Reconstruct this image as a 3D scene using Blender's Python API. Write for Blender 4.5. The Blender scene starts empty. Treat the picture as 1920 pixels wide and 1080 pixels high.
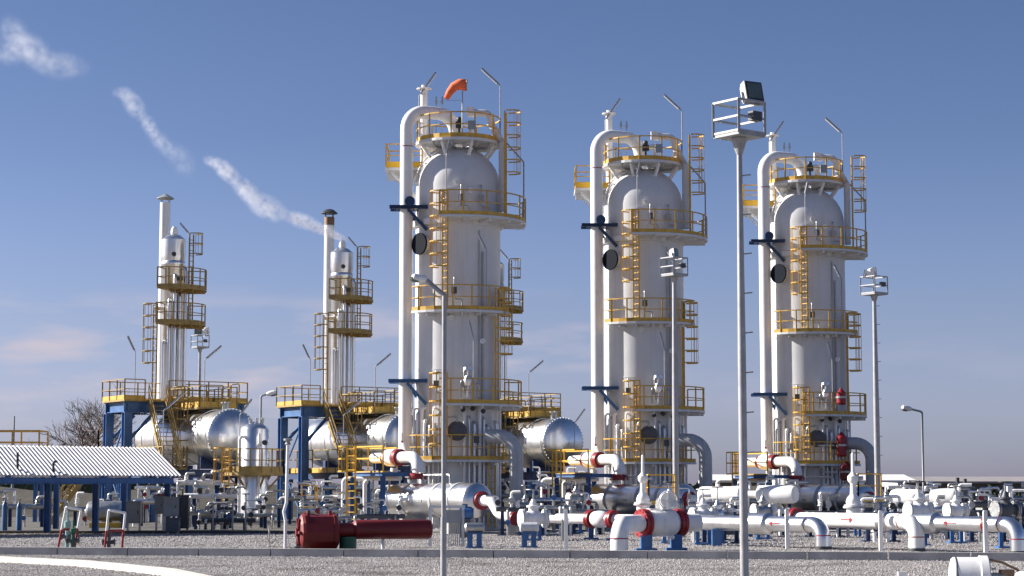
import bpy, math, random
import numpy as np
from mathutils import Vector, Matrix, Quaternion
random.seed(7)
R = math.radians
scene = bpy.context.scene
C = scene.collection

# ------------------------------------------------------------------ camera, sky, sun, exposure
F = 3690.0                      # focal length in photo pixels (1920 wide)
HC = 1.65                       # eye height
PITCH = math.atan((925 - 540) / F)
cam_d = bpy.data.cameras.new("camera")
cam = bpy.data.objects.new("camera", cam_d)
C.objects.link(cam)
scene.camera = cam
cam_d.sensor_width = 36.0
cam_d.lens = F / 1920 * 36
cam_d.clip_start = 0.5
cam_d.clip_end = 9000
cam.location = (0, 0, HC)
cam.rotation_euler = (math.pi / 2 + PITCH, 0, 0)

SUN_AZ = R(14)                  # the sun stands left of the picture and a few degrees behind its plane
SUN_EL = R(27)
sun_dir = Vector((-math.cos(SUN_AZ) * math.cos(SUN_EL), math.sin(SUN_AZ) * math.cos(SUN_EL), math.sin(SUN_EL)))
sl = bpy.data.lights.new("sun", 'SUN')
sl.energy = 5.0
sl.angle = R(0.5)
sl.color = (1.0, 0.945, 0.87)
so = bpy.data.objects.new("sun", sl)
C.objects.link(so)
so.location = (-60, 40, 60)
so.rotation_euler = sun_dir.to_track_quat('Z', 'Y').to_euler()

world = bpy.data.worlds.new("World")
scene.world = world
world.use_nodes = True
wt = world.node_tree
for n_ in list(wt.nodes):
    wt.nodes.remove(n_)
def wn(t, **k):
    n = wt.nodes.new(t)
    for a, b in k.items():
        setattr(n, a, b)
    return n
w_out = wn('ShaderNodeOutputWorld')
w_bg = wn('ShaderNodeBackground')
w_bg.inputs['Strength'].default_value = 0.0645
w_sky = wn('ShaderNodeTexSky', sky_type='NISHITA', sun_disc=False, sun_elevation=SUN_EL,
           sun_rotation=math.atan2(sun_dir.x, sun_dir.y), air_density=1.0, dust_density=0.6, ozone_density=2.5)
w_tc = wn('ShaderNodeTexCoord')
w_sep = wn('ShaderNodeSeparateXYZ')
wt.links.new(w_tc.outputs['Generated'], w_sep.inputs[0])
# the sky's own colour by height above the horizon (a lavender dusty band low down, clear blue above)
w_ramp = wn('ShaderNodeValToRGB')
cr = w_ramp.color_ramp
SKY_STOPS = [(0.0, (0.53, 0.53, 0.95)), (0.02, (0.545, 0.57, 0.94)), (0.047, (0.60, 0.585, 0.90)), (0.083, (0.61, 0.575, 0.80)),
             (0.12, (0.575, 0.56, 0.77)), (0.18, (0.49, 0.50, 0.675)), (0.26, (0.45, 0.47, 0.62)), (1.0, (0.62, 0.67, 0.79))]
cr.elements[0].position = 0.0
cr.elements[0].color = (*SKY_STOPS[0][1], 1)
cr.elements[1].position = 1.0
cr.elements[1].color = (*SKY_STOPS[-1][1], 1)
for p_, c_ in SKY_STOPS[1:-1]:
    e_ = cr.elements.new(p_)
    e_.color = (*c_, 1)
wt.links.new(w_sep.outputs['Z'], w_ramp.inputs['Fac'])
w_mul = wn('ShaderNodeMix', data_type='RGBA', blend_type='MULTIPLY')
w_mul.inputs['Factor'].default_value = 1.0
wt.links.new(w_sky.outputs[0], w_mul.inputs['A'])
wt.links.new(w_ramp.outputs[0], w_mul.inputs['B'])
# thin pinkish clouds lying low over the horizon
w_map = wn('ShaderNodeMapping')
w_map.inputs['Scale'].default_value = (11.0, 11.0, 52.0)
w_map.inputs['Location'].default_value = (3.1, 0.4, 0.35)
wt.links.new(w_tc.outputs['Generated'], w_map.inputs[0])
w_noise = wn('ShaderNodeTexNoise')
w_noise.inputs['Scale'].default_value = 1.0
w_noise.inputs['Detail'].default_value = 6
w_noise.inputs['Roughness'].default_value = 0.5
wt.links.new(w_map.outputs[0], w_noise.inputs['Vector'])
w_cr = wn('ShaderNodeMapRange')
w_cr.inputs['From Min'].default_value = 0.50
w_cr.inputs['From Max'].default_value = 0.66
wt.links.new(w_noise.outputs['Fac'], w_cr.inputs['Value'])
w_hb = wn('ShaderNodeValToRGB')         # where in height the clouds lie
hb = w_hb.color_ramp
hb.elements[0].position = 0.0; hb.elements[0].color = (0.25, 0.25, 0.25, 1)
hb.elements[1].position = 0.105; hb.elements[1].color = (0, 0, 0, 1)
e_ = hb.elements.new(0.035); e_.color = (0.7, 0.7, 0.7, 1)
e_ = hb.elements.new(0.075); e_.color = (0.9, 0.9, 0.9, 1)
wt.links.new(w_sep.outputs['Z'], w_hb.inputs['Fac'])
w_xr = wn('ShaderNodeMapRange')        # clouds thin out to the right
w_xr.inputs['From Min'].default_value = -0.02
w_xr.inputs['From Max'].default_value = 0.10
w_xr.inputs['To Min'].default_value = 1.0
w_xr.inputs['To Max'].default_value = 0.12
wt.links.new(w_sep.outputs['X'], w_xr.inputs['Value'])
w_m1 = wn('ShaderNodeMath', operation='MULTIPLY')
w_m2 = wn('ShaderNodeMath', operation='MULTIPLY')
wt.links.new(w_cr.outputs[0], w_m1.inputs[0]); wt.links.new(w_hb.outputs[0], w_m1.inputs[1])
wt.links.new(w_m1.outputs[0], w_m2.inputs[0]); wt.links.new(w_xr.outputs[0], w_m2.inputs[1])
w_mix = wn('ShaderNodeMix', data_type='RGBA')
w_mix.inputs['B'].default_value = (4.3, 3.95, 4.5, 1)
wt.links.new(w_m2.outputs[0], w_mix.inputs['Factor'])
wt.links.new(w_mul.outputs['Result'], w_mix.inputs['A'])
wt.links.new(w_mix.outputs['Result'], w_bg.inputs['Color'])
wt.links.new(w_bg.outputs[0], w_out.inputs['Surface'])

scene.view_settings.view_transform = 'Standard'
scene.view_settings.look = 'None'
scene.view_settings.exposure = 1.15
scene.view_settings.gamma = 1.0
scene.cycles.volume_bounces = 6

# ------------------------------------------------------------------ measuring helpers
def at(px, py, Y):
    """world point seen at photo pixel px, py when it stands Y metres in front of the camera"""
    u, w = px - 960, 540 - py
    t = Y / (F * math.cos(PITCH) - w * math.sin(PITCH))
    return Vector((u * t, Y, HC + (F * math.sin(PITCH) + w * math.cos(PITCH)) * t))
def X(px, Y): return at(px, 925, Y).x
def Z(py, Y): return at(960, py, Y).z
def XX(px, py, Y): return at(px, py, Y).x
V = Vector
U = V((0.832, 0.555, 0))        # along the row of units
W = V((0.555, -0.832, 0))       # along the vessels, towards the camera's right
D = V((8.95, 6.07, 0))          # step from one unit to the next

# ------------------------------------------------------------------ materials
MATS = {}
def mat(name, color, rough=0.5, metal=0.0, var=0.12, vscale=2.0, bump=0.0, bscale=20.0, streak=0.0, spec=0.5, dirt=None, coat=0.0):
    m = bpy.data.materials.new(name)
    m.use_nodes = True
    nt = m.node_tree
    b = nt.nodes['Principled BSDF']
    b.inputs['Roughness'].default_value = rough
    b.inputs['Metallic'].default_value = metal
    b.inputs['Specular IOR Level'].default_value = spec
    b.inputs['Coat Weight'].default_value = coat
    tc = nt.nodes.new('ShaderNodeNewGeometry')
    n = nt.nodes.new('ShaderNodeTexNoise')
    n.inputs['Scale'].default_value = vscale
    n.inputs['Detail'].default_value = 8
    n.inputs['Roughness'].default_value = 0.65
    nt.links.new(tc.outputs['Position'], n.inputs['Vector'])
    mx = nt.nodes.new('ShaderNodeMix'); mx.data_type = 'RGBA'
    c = color
    mx.inputs['A'].default_value = (c[0] * (1 - var), c[1] * (1 - var), c[2] * (1 - var), 1)
    mx.inputs['B'].default_value = (min(1, c[0] * (1 + var)), min(1, c[1] * (1 + var)), min(1, c[2] * (1 + var)), 1)
    mr = nt.nodes.new('ShaderNodeMapRange')
    mr.inputs['From Min'].default_value = 0.35; mr.inputs['From Max'].default_value = 0.65
    nt.links.new(n.outputs['Fac'], mr.inputs['Value'])
    nt.links.new(mr.outputs[0], mx.inputs['Factor'])
    last = mx.outputs['Result']
    if streak > 0:                              # vertical rain streaks and grime
        mp = nt.nodes.new('ShaderNodeMapping')
        mp.inputs['Scale'].default_value = (5.0, 5.0, 0.22)
        nt.links.new(tc.outputs['Position'], mp.inputs[0])
        n2 = nt.nodes.new('ShaderNodeTexNoise')
        n2.inputs['Scale'].default_value = 1.3; n2.inputs['Detail'].default_value = 6
        nt.links.new(mp.outputs[0], n2.inputs['Vector'])
        r2 = nt.nodes.new('ShaderNodeMapRange')
        r2.inputs['From Min'].default_value = 0.5; r2.inputs['From Max'].default_value = 0.78
        r2.inputs['To Max'].default_value = streak
        nt.links.new(n2.outputs['Fac'], r2.inputs['Value'])
        m2 = nt.nodes.new('ShaderNodeMix'); m2.data_type = 'RGBA'
        d = dirt or (c[0] * 0.35, c[1] * 0.31, c[2] * 0.26)
        m2.inputs['B'].default_value = (*d, 1)
        nt.links.new(last, m2.inputs['A']); nt.links.new(r2.outputs[0], m2.inputs['Factor'])
        last = m2.outputs['Result']
    nt.links.new(last, b.inputs['Base Color'])
    rr = nt.nodes.new('ShaderNodeMapRange')
    rr.inputs['To Min'].default_value = max(0.02, rough - 0.08); rr.inputs['To Max'].default_value = min(1, rough + 0.1)
    nt.links.new(n.outputs['Fac'], rr.inputs['Value'])
    nt.links.new(rr.outputs[0], b.inputs['Roughness'])
    if bump > 0:
        nb = nt.nodes.new('ShaderNodeTexNoise'); nb.inputs['Scale'].default_value = bscale; nb.inputs['Detail'].default_value = 4
        nt.links.new(tc.outputs['Position'], nb.inputs['Vector'])
        bp = nt.nodes.new('ShaderNodeBump'); bp.inputs['Strength'].default_value = 1.0; bp.inputs['Distance'].default_value = bump
        nt.links.new(nb.outputs['Fac'], bp.inputs['Height']); nt.links.new(bp.outputs[0], b.inputs['Normal'])
    MATS[name] = m
    return m
WHITE = mat("white_paint", (0.80, 0.79, 0.77), 0.42, streak=0.25, var=0.04)
VESSEL = mat("vessel_paint", (0.62, 0.625, 0.63), 0.5, streak=0.15, var=0.04, vscale=0.8)
GREYP = mat("grey_pipe_paint", (0.40, 0.41, 0.42), 0.5, streak=0.3)
SILVER = mat("aluminium_cladding", (0.75, 0.755, 0.76), 0.31, metal=1.0, var=0.05, vscale=1.5, bump=0.004, bscale=2.5, streak=0.22)
SILVERD = mat("weathered_cladding", (0.66, 0.67, 0.68), 0.36, metal=1.0, var=0.08, vscale=2.0, bump=0.004, bscale=3.0, streak=0.3)
STEEL = mat("bare_steel", (0.42, 0.42, 0.41), 0.42, metal=0.85, var=0.2, vscale=6)
GALV = mat("galvanised_steel", (0.33, 0.33, 0.34), 0.5, metal=0.25, var=0.12, vscale=5, streak=0.25)
YELR = mat("shaded_yellow_paint", (0.33, 0.22, 0.06), 0.55, var=0.2, vscale=3, streak=0.5, dirt=(0.12, 0.075, 0.03))  # same yellow, its base colour darkened for the shade on the rear units
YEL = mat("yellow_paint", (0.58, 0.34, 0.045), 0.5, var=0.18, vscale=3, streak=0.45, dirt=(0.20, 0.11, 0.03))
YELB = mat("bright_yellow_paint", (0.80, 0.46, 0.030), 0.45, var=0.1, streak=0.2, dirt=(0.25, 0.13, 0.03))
BLUE = mat("blue_paint", (0.040, 0.125, 0.30), 0.45, var=0.2, streak=0.3)
NAVY = mat("navy_paint", (0.010, 0.036, 0.11), 0.45, var=0.2)
RED = mat("red_paint", (0.27, 0.012, 0.018), 0.42, var=0.18, streak=0.25)
DKRED = mat("oxide_red_paint", (0.16, 0.009, 0.009), 0.5, var=0.15, streak=0.3)
ORANGE = mat("orange_fabric", (0.90, 0.17, 0.06), 0.8, var=0.1)
DARK = mat("dark_metal", (0.045, 0.047, 0.05), 0.5, var=0.2)
DGREY = mat("dark_grey_paint", (0.085, 0.09, 0.10), 0.5, var=0.15)
CAB = mat("cabinet_grey", (0.30, 0.31, 0.31), 0.5, streak=0.3)
CONC = mat("concrete", (0.42, 0.40, 0.38), 0.9, var=0.2, vscale=1.5, bump=0.01, bscale=30)
CONCW = mat("whitewashed_concrete", (0.60, 0.57, 0.52), 0.9, var=0.12, vscale=1.0, bump=0.01, bscale=30)
BARK = mat("bark", (0.20, 0.165, 0.15), 0.9, var=0.3)
LEAFD = mat("dark_foliage", (0.045, 0.06, 0.03), 0.8, var=0.4, vscale=8)
FARWALL = mat("far_building_wall", (0.15, 0.135, 0.12), 0.9, var=0.15, vscale=0.3, streak=0.3)
FARROOF = mat("far_roof_sheet", (0.30, 0.27, 0.26), 0.6, var=0.15, vscale=0.5)
ROOFW = mat("white_roof_sheet", (0.76, 0.72, 0.69), 0.5, var=0.06, vscale=1.0, streak=0.15)
GREEN = mat("green_paint", (0.02, 0.10, 0.06), 0.5)
LGLASS = mat("lamp_glass", (0.09, 0.12, 0.10), 0.12, var=0.2, coat=0.5)
TUBEG = mat("lamp_diffuser", (0.78, 0.79, 0.80), 0.3, var=0.04)
COPPER = mat("brown_steel", (0.22, 0.13, 0.07), 0.6, var=0.3)

# ------------------------------------------------------------------ mesh builder
def frame_of(d):
    d = d.normalized()
    a = V((0, 0, 1)) if abs(d.z) < 0.95 else V((1, 0, 0))
    u = a.cross(d).normalized()
    return u, d.cross(u).normalized()
class MB:
    def __init__(s): s.v = []; s.f = []; s.s = []
    def add(s, vs, fs, smooth=False):
        o = len(s.v); s.v.extend([V(p) for p in vs])
        s.f.extend([tuple(i + o for i in f) for f in fs]); s.s.extend([smooth] * len(fs))
        return s
    def box(s, a, b):
        x0, y0, z0 = a; x1, y1, z1 = b
        s.add([(x0,y0,z0),(x1,y0,z0),(x1,y1,z0),(x0,y1,z0),(x0,y0,z1),(x1,y0,z1),(x1,y1,z1),(x0,y1,z1)],
              [(0,3,2,1),(4,5,6,7),(0,1,5,4),(1,2,6,5),(2,3,7,6),(3,0,4,7)]); return s
    def obox(s, c, ax, ay, az):          # centre and three half-axes
        c = V(c); vs = []
        for k in (-1, 1):
            for i, j in ((-1,-1),(1,-1),(1,1),(-1,1)): vs.append(c + ax*i + ay*j + az*k)
        return s.add(vs, [(0,3,2,1),(4,5,6,7),(0,1,5,4),(1,2,6,5),(2,3,7,6),(3,0,4,7)])
    def beam(s, p0, p1, w, h=None, up=None):
        p0, p1 = V(p0), V(p1); d = p1 - p0
        if d.length < 1e-6: return s
        if up is None: u, v = frame_of(d)
        else:
            u = d.normalized().cross(V(up)).normalized(); v = u.cross(d.normalized())
        return s.obox((p0+p1)/2, u*w/2, v*(h or w)/2, d/2)
    def ibeam(s, p0, p1, w, h=None, t=0.02, side=None):   # H section; side = direction across the flanges
        p0, p1 = V(p0), V(p1); d = (p1-p0).normalized(); h = h or w
        if side is None: u, v = frame_of(d)
        else: v = V(side).normalized(); u = d.cross(v).normalized()
        t = max(t, 0.02)
        for k in (-1, 1): s.obox((p0+p1)/2 + v*(h/2-t/2)*k, u*w/2, v*t/2, (p1-p0)/2)
        s.obox((p0+p1)/2, u*t/2, v*(h/2-t), (p1-p0)/2)
        return s
    def ring(s, c, u, v, r, n): return [c + (u*math.cos(2*math.pi*i/n) + v*math.sin(2*math.pi*i/n))*r for i in range(n)]
    def cyl(s, p0, p1, r0, r1=None, n=14, caps=True, smooth=True):
        p0, p1 = V(p0), V(p1); r1 = r0 if r1 is None else r1
        u, v = frame_of(p1-p0)
        a = s.ring(p0,u,v,r0,n); b = s.ring(p1,u,v,r1,n)
        s.add(a+b, [(i,(i+1)%n,n+(i+1)%n,n+i) for i in range(n)], smooth)
        if caps:
            s.add(a, [tuple(reversed(range(n)))]); s.add(b, [tuple(range(n))])
        return s
    def tube(s, pts, r, n=10, bend=0.0, seg=6, caps=True):
        pts = [V(p) for p in pts]
        if bend > 0 and len(pts) > 2:
            out = [pts[0]]
            for i in range(1, len(pts)-1):
                a, b, c = pts[i-1], pts[i], pts[i+1]
                d0, d1 = (a-b).normalized(), (c-b).normalized()
                ang = d0.angle(d1)
                if ang > math.pi-0.05: out.append(b); continue
                t = bend / math.tan(ang/2)
                t = min(t, (a-b).length*0.5 if i > 1 else (a-b).length*0.98, (c-b).length*0.5 if i < len(pts)-2 else (c-b).length*0.98)
                rr = t*math.tan(ang/2)
                cen = b + (d0+d1).normalized()*(rr/math.sin(ang/2))
                s0, s1 = b+d0*t-cen, b+d1*t-cen
                tot = s0.angle(s1); axis = s0.cross(s1).normalized()
                for k in range(seg+1): out.append(cen + Quaternion(axis, tot*k/seg) @ s0)
            out.append(pts[-1]); pts = out
        q = [pts[0]]
        for p in pts[1:]:
            if (p-q[-1]).length > 1e-4: q.append(p)
        pts = q
        u, v = frame_of(pts[1]-pts[0]); prev = (pts[1]-pts[0]).normalized(); rings = []
        for i, p in enumerate(pts):
            d = (pts[min(i+1,len(pts)-1)] - pts[max(i-1,0)]).normalized()
            qn = prev.rotation_difference(d); u = qn @ u; v = qn @ v; prev = d
            rings.append(s.ring(p,u,v,r,n))
        vs = [x for rg in rings for x in rg]; fs = []
        for k in range(len(rings)-1):
            for i in range(n): fs.append((k*n+i, k*n+(i+1)%n, (k+1)*n+(i+1)%n, (k+1)*n+i))
        s.add(vs, fs, True)
        if caps: s.add(rings[0], [tuple(reversed(range(n)))]); s.add(rings[-1], [tuple(range(n))])
        return s
    def lathe(s, p0, d, prof, n=32, smooth=True, caps=True):   # prof: (radius, distance along d)
        p0, d = V(p0), V(d).normalized(); u, v = frame_of(d)
        # split at sharp corners so that shading stays crisp
        segs = []; cur = [prof[0]]
        for i in range(1, len(prof)):
            cur.append(prof[i])
            if i < len(prof)-1:
                a = V((prof[i][0]-prof[i-1][0], prof[i][1]-prof[i-1][1])); b = V((prof[i+1][0]-prof[i][0], prof[i+1][1]-prof[i][1]))
                if a.length < 1e-9 or b.length < 1e-9 or a.angle(b) > 0.6: segs.append(cur); cur = [prof[i]]
        segs.append(cur)
        for sg in segs:
            vs = []
            for r, t in sg: vs += s.ring(p0+d*t, u, v, max(r,1e-4), n)
            fs = [(k*n+i, k*n+(i+1)%n, (k+1)*n+(i+1)%n, (k+1)*n+i) for k in range(len(sg)-1) for i in range(n)]
            s.add(vs, fs, smooth)
        if caps:
            for (r, t), rev in ((prof[0], True), (prof[-1], False)):
                if r > 0.01:
                    g = s.ring(p0+d*t,u,v,r,n); s.add(g, [tuple(reversed(range(n))) if rev else tuple(range(n))])
        return s
    def sector(s, c, r0, r1, a0, a1, z0, z1, n=24):    # annular slab, degrees
        full = abs(a1-a0) >= 359.9
        k = n + (0 if full else 1); vs = []
        for i in range(k):
            a = R(a0 + (a1-a0)*i/n); cx, sy = math.cos(a), math.sin(a)
            for r, z in ((r0,z0),(r1,z0),(r1,z1),(r0,z1)): vs.append((c[0]+r*cx, c[1]+r*sy, z))
        fs = []
        for i in range(n):
            j = (i+1) % k
            for a, b in ((0,1),(1,2),(2,3),(3,0)): fs.append((i*4+a, j*4+a, j*4+b, i*4+b))
        if not full: fs.append((3,2,1,0)); fs.append(tuple((k-1)*4+q for q in (0,1,2,3)))
        return s.add(vs, fs)
    def sphere(s, c, r, n=14, m=8, sc=(1,1,1)):
        vs = []
        for j in range(m+1):
            ph = math.pi*j/m
            for i in range(n):
                th = 2*math.pi*i/n
                vs.append((c[0]+r*sc[0]*math.sin(ph)*math.cos(th), c[1]+r*sc[1]*math.sin(ph)*math.sin(th), c[2]-r*sc[2]*math.cos(ph)))
        fs = [(j*n+i, j*n+(i+1)%n, (j+1)*n+(i+1)%n, (j+1)*n+i) for j in range(m) for i in range(n)]
        return s.add(vs, fs, True)
    def flange(s, c, d, r, t=0.05, gap=0.012, n=20, bolts=8):
        d = V(d).normalized(); c = V(c)
        s.cyl(c-d*(t+gap), c-d*gap, r, n=n); s.cyl(c+d*gap, c+d*(t+gap), r, n=n); s.cyl(c-d*gap, c+d*gap, r*0.82, n=n, caps=False)
        u, v = frame_of(d)
        for i in range(bolts):
            a = 2*math.pi*(i+.5)/bolts; o = (u*math.cos(a)+v*math.sin(a))*r*0.88
            s.cyl(c+o-d*(t+gap+.02), c+o+d*(t+gap+.02), r*0.045+.004, n=5)
        return s
    def build(s, name, m, parent=None, label=None):
        org = V((0,0,0))
        if parent is not None:
            org = parent.get('_org'); org = V(org) if org is not None else V((0,0,0))
        me = bpy.data.meshes.new(name)
        me.from_pydata([tuple(p-org) for p in s.v], [], s.f)
        me.polygons.foreach_set('use_smooth', s.s)
        me.materials.append(m); me.validate(); me.update()
        o = bpy.data.objects.new(name, me); C.objects.link(o)
        if parent is not None: o.parent = parent; o['_org'] = tuple(org)
        if label: o['label'] = label
        return o
def thing(name, label, cat, loc, group=None):
    o = bpy.data.objects.new(name, None); C.objects.link(o)
    o.empty_display_size = 0.3
    o.location = V(loc); o['_org'] = tuple(V(loc)); o['label'] = label; o['category'] = cat
    if group: o['group'] = group
    return o
def single(mb, name, m, label, cat, loc, group=None):
    """a thing that is one mesh with its origin at loc"""
    loc = V(loc); mb.v = [p-loc for p in mb.v]
    o = mb.build(name, m); o.location = loc; o['_org'] = tuple(loc); o['label'] = label; o['category'] = cat
    if group: o['group'] = group
    return o
def structure(mb, name, m, kind='structure'):
    o = mb.build(name, m); o['kind'] = kind; return o
def copy_tree(o, off=None, label=None, parent=None, skip=()):
    c = o.copy(); C.objects.link(c)
    if parent is not None: c.parent = parent
    if off is not None: c.location = o.location + V(off)
    if label: c['label'] = label
    for ch in o.children:
        if ch.name.split('.')[0] in skip: continue
        copy_tree(ch, None, None, c, skip)
    return c
def repeats(o, labels, group, step=D, skip=()):
    """copies of a unit's thing for the following units of the row"""
    o['group'] = group; out = [o]
    for k, lb in enumerate(labels):
        if lb: out.append(copy_tree(o, step*(k+1), lb, skip=skip))
    return out

# ---- small assemblies
def resample(path, sp):
    out = [(path[0])]
    for a, b in zip(path, path[1:]):
        L = (b-a).length; n = max(1, round(L/sp))
        for i in range(1, n+1): out.append(a + (b-a)*i/n)
    return out
def rail_mb(path, h=1.1, sp=1.0, closed=False, t=0.052, posts=True):
    mb = MB(); path = [V(p) for p in path]
    if closed: path = path + [path[0]]
    up = V((0,0,1))
    for a, b in zip(path, path[1:]):
        mb.beam(a+up*h, b+up*h, t); mb.beam(a+up*h*.52, b+up*h*.52, t*.8)
    if posts:
        L = 0; last = -9
        for i, p in enumerate(path):
            if i: L += (p-path[i-1]).length
            if L-last >= sp*0.93 or i == 0 or i == len(path)-1:
                mb.beam(p, p+up*h, t*1.25); last = L
    return mb
def toe_mb(path, h=0.16, t=0.012):
    mb = MB(); path = [V(p) for p in path]
    for a, b in zip(path, path[1:]): mb.beam(a+V((0,0,h/2)), b+V((0,0,h/2)), t, h, up=(0,0,1))
    return mb
def arc(c, r, a0, a1, z, n=16): return [V((c[0]+r*math.cos(R(a0+(a1-a0)*i/n)), c[1]+r*math.sin(R(a0+(a1-a0)*i/n)), z)) for i in range(n+1)]
def round_platform(parent, c, r0, r1, a0, a1, z, n=20, rail=True, deck=VESSEL, gap=None, sp=0.78, ends=(True, True), m=None):
    m = m or YEL
    k = max(10, int(n*abs(a1-a0)/360)+6)
    MB().sector(c, r0, r1, a0, a1, z-0.10, z, n=k).build('deck', deck, parent)
    br = MB()
    for i in range(1, 6):
        a = R(a0+(a1-a0)*i/6); d = V((math.cos(a), math.sin(a), 0)); cc = V((c[0], c[1], 0))
        br.beam(cc+d*(r0-.02)+V((0,0,z-.17)), cc+d*(r1-.08)+V((0,0,z-.17)), .08, .13)
    br.build('deck_bracket', deck, parent)
    if rail:
        p = arc(c, r1-.04, a0, a1, z+.003, k)
        full = abs(a1-a0) >= 359.9
        rp = list(p)
        if not full:
            if ends[0]: rp = [V((c[0]+(r0+.25)*math.cos(R(a0)), c[1]+(r0+.25)*math.sin(R(a0)), z))]+rp
            if ends[1]: rp = rp+[V((c[0]+(r0+.25)*math.cos(R(a1)), c[1]+(r0+.25)*math.sin(R(a1)), z))]
        rail_mb(rp, sp=sp).build('railing', m, parent)
        toe_mb(rp, h=.17).build('toe_board', m, parent)
def ladder(parent, base, top, out, w=0.46, cage=None, m=YEL, cr_=0.38):
    """vertical ladder from base to top (points), out = direction away from the wall; cage = (z0, z1)"""
    base, top, out = V(base), V(top), V(out).normalized(); side = V((0,0,1)).cross(out).normalized()
    mb = MB()
    for k in (-1, 1): mb.beam(base+side*k*w/2, top+side*k*w/2, .07, .07)
    z = base.z+.25
    while z < top.z-.05:
        mb.beam(V((base.x,base.y,z))-side*w/2, V((base.x,base.y,z))+side*w/2, .032); z += .3
    L = mb.build('ladder', m, parent)
    if cage:
        cg = MB(); z0, z1 = cage; c0 = V((base.x, base.y, 0))
        n = max(2, round((z1-z0)/0.6)); A = [math.pi*(-.5+i/8) for i in range(9)]
        def q(a, z): return c0 + out*(.30+cr_*math.cos(a))*(1 if abs(a) < 1.4 else .3) + side*cr_*math.sin(a)*1.0 + V((0,0,z))
        for i in range(n+1):
            zz = z0+(z1-z0)*i/n; pts = [q(a, zz) for a in A]
            for a_, b_ in zip(pts, pts[1:]): cg.beam(a_, b_, .02, .06, up=(0,0,1))
        for a in (A[1], A[2], A[4], A[6], A[7]): cg.beam(q(a, z0), q(a, z1), .045, .02)
        cg.build('ladder_cage', m, parent)
    return L
def tube_lamp(base, h, lean, label, group=None, arm=1.05, pole_r=.024, twin=True):
    """thin pole with a slanting fluorescent batten; lean = sideways and upward direction of the batten"""
    base = V(base); t = thing('tube_lamp', label, 'lamp', base, group)
    top = base+V((0,0,h)); d = V(lean).normalized()
    MB().tube([base, top, top+d*.25], pole_r, 8, bend=.1).build('pole', GALV, t)
    a, b = top+d*.12, top+d*(.12+arm)
    u, v = frame_of(d)
    MB().obox((a+b)/2, u*.08, v*.035, (b-a)/2).build('lamp_housing', GALV, t)
    g = MB()
    g.obox((a+b)/2-v*.052, u*.065, v*.015, (b-a)/2*.92)
    g.build('lamp_diffuser', TUBEG, t)
    return t
def floodlight_mast(px, Y, py_floor, cage_w, head, label, rungs=True, base_r=.078, rot=38):
    x = XX(px, py_floor, Y); zf = Z(py_floor, Y)
    t = thing('floodlight_mast', label, 'light mast', (x, Y, 0))
    MB().lathe((x,Y,0), (0,0,1), [(base_r*1.05,0),(base_r*1.0,zf*.5),(base_r*.62,zf)], n=12).build('pole', GALV, t)
    MB().box((x-.3,Y-.3,.0),(x+.3,Y+.3,.05)).build('base_plate', GALV, t)
    if rungs:
        rg = MB(); z = 2.4
        while z < zf-.3:
            rg.beam((x-.02,Y,z),(x+.21,Y-.04,z+.02),.025); z += .75
        rg.build('climbing_rung', GALV, t)
    s = cage_w/2; a = R(rot); e1 = V((math.cos(a), math.sin(a), 0)); e2 = V((-math.sin(a), math.cos(a), 0))
    c = V((x, Y, zf)); k = s
    MB().obox(c+V((0,0,.0)), e1*k, e2*k, V((0,0,.03))).build('floor_plate', CAB, t)
    sup = MB(); sup.lathe((x,Y,zf-.35),(0,0,1),[(.06,0),(.16,.31)],n=8); sup.build('floor_bracket', GALV, t)
    cs = [c+e1*k*i+e2*k*j for i, j in ((-1,-1),(1,-1),(1,1),(-1,1))]
    rl = MB(); hh = .93*cage_w
    for i in range(4):
        p, q = cs[i], cs[(i+1)%4]
        rl.beam(p, p+V((0,0,hh)), .045)
        for z in (hh, hh*.5): rl.beam(p+V((0,0,z)), q+V((0,0,z)), .04)
        rl.beam(p+V((0,0,.05)), q+V((0,0,.05)), .02, .04)
    rl.build('basket_rail', GALV, t)
    MB().obox(c+e1*k*.3-e2*(k-.02)+V((0,0,hh*.55)), e1*.12, e2*.07, V((0,0,.09))).build('control_box', DARK, t)
    for (dx, dz, az, tilt, sc) in head:
        hc = c+V((dx, -.0, hh+dz)); d = V((math.sin(R(az))*math.cos(R(tilt)), -math.cos(R(az))*math.cos(R(tilt)), math.sin(R(tilt))))
        uu = V((0,0,1)).cross(d).normalized(); vv = d.cross(uu)
        fl = MB(); w_, h_ = .20*sc, .20*sc
        P = []
        for t_, f_ in ((-.26*sc,.35),(-.20*sc,.7),(-.1*sc,.92),(.04*sc,1.0)):
            P.append([hc+d*t_+uu*w_*f_*i+vv*h_*f_*j for i, j in ((-1,-1),(1,-1),(1,1),(-1,1))])
        for r_ in range(3):
            fl.add(P[r_]+P[r_+1], [(i,(i+1)%4,4+(i+1)%4,4+i) for i in range(4)])
        fl.add(P[0], [(3,2,1,0)]); fl.add(P[-1], [(0,1,2,3)])
        ho = fl.build('floodlight', WHITE, t)
        MB().obox(hc+d*.045*sc, uu*w_*.97, vv*h_*.97, d*.012).build('rim', DARK, ho)
        MB().obox(hc+d*.062*sc, uu*w_*.78, vv*h_*.78, d*.006).build('lens', LGLASS, ho)
        br = MB()
        for k2 in (-1, 1): br.beam(hc-d*.05+uu*w_*1.08*k2, V((hc.x, hc.y, c.z+hh))+uu*w_*1.08*k2, .035)
        br.beam(V((hc.x, hc.y, c.z+hh))-uu*w_*1.1, V((hc.x, hc.y, c.z+hh))+uu*w_*1.1, .05)
        br.build('mounting_bracket', GALV, t)
    return t
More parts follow.
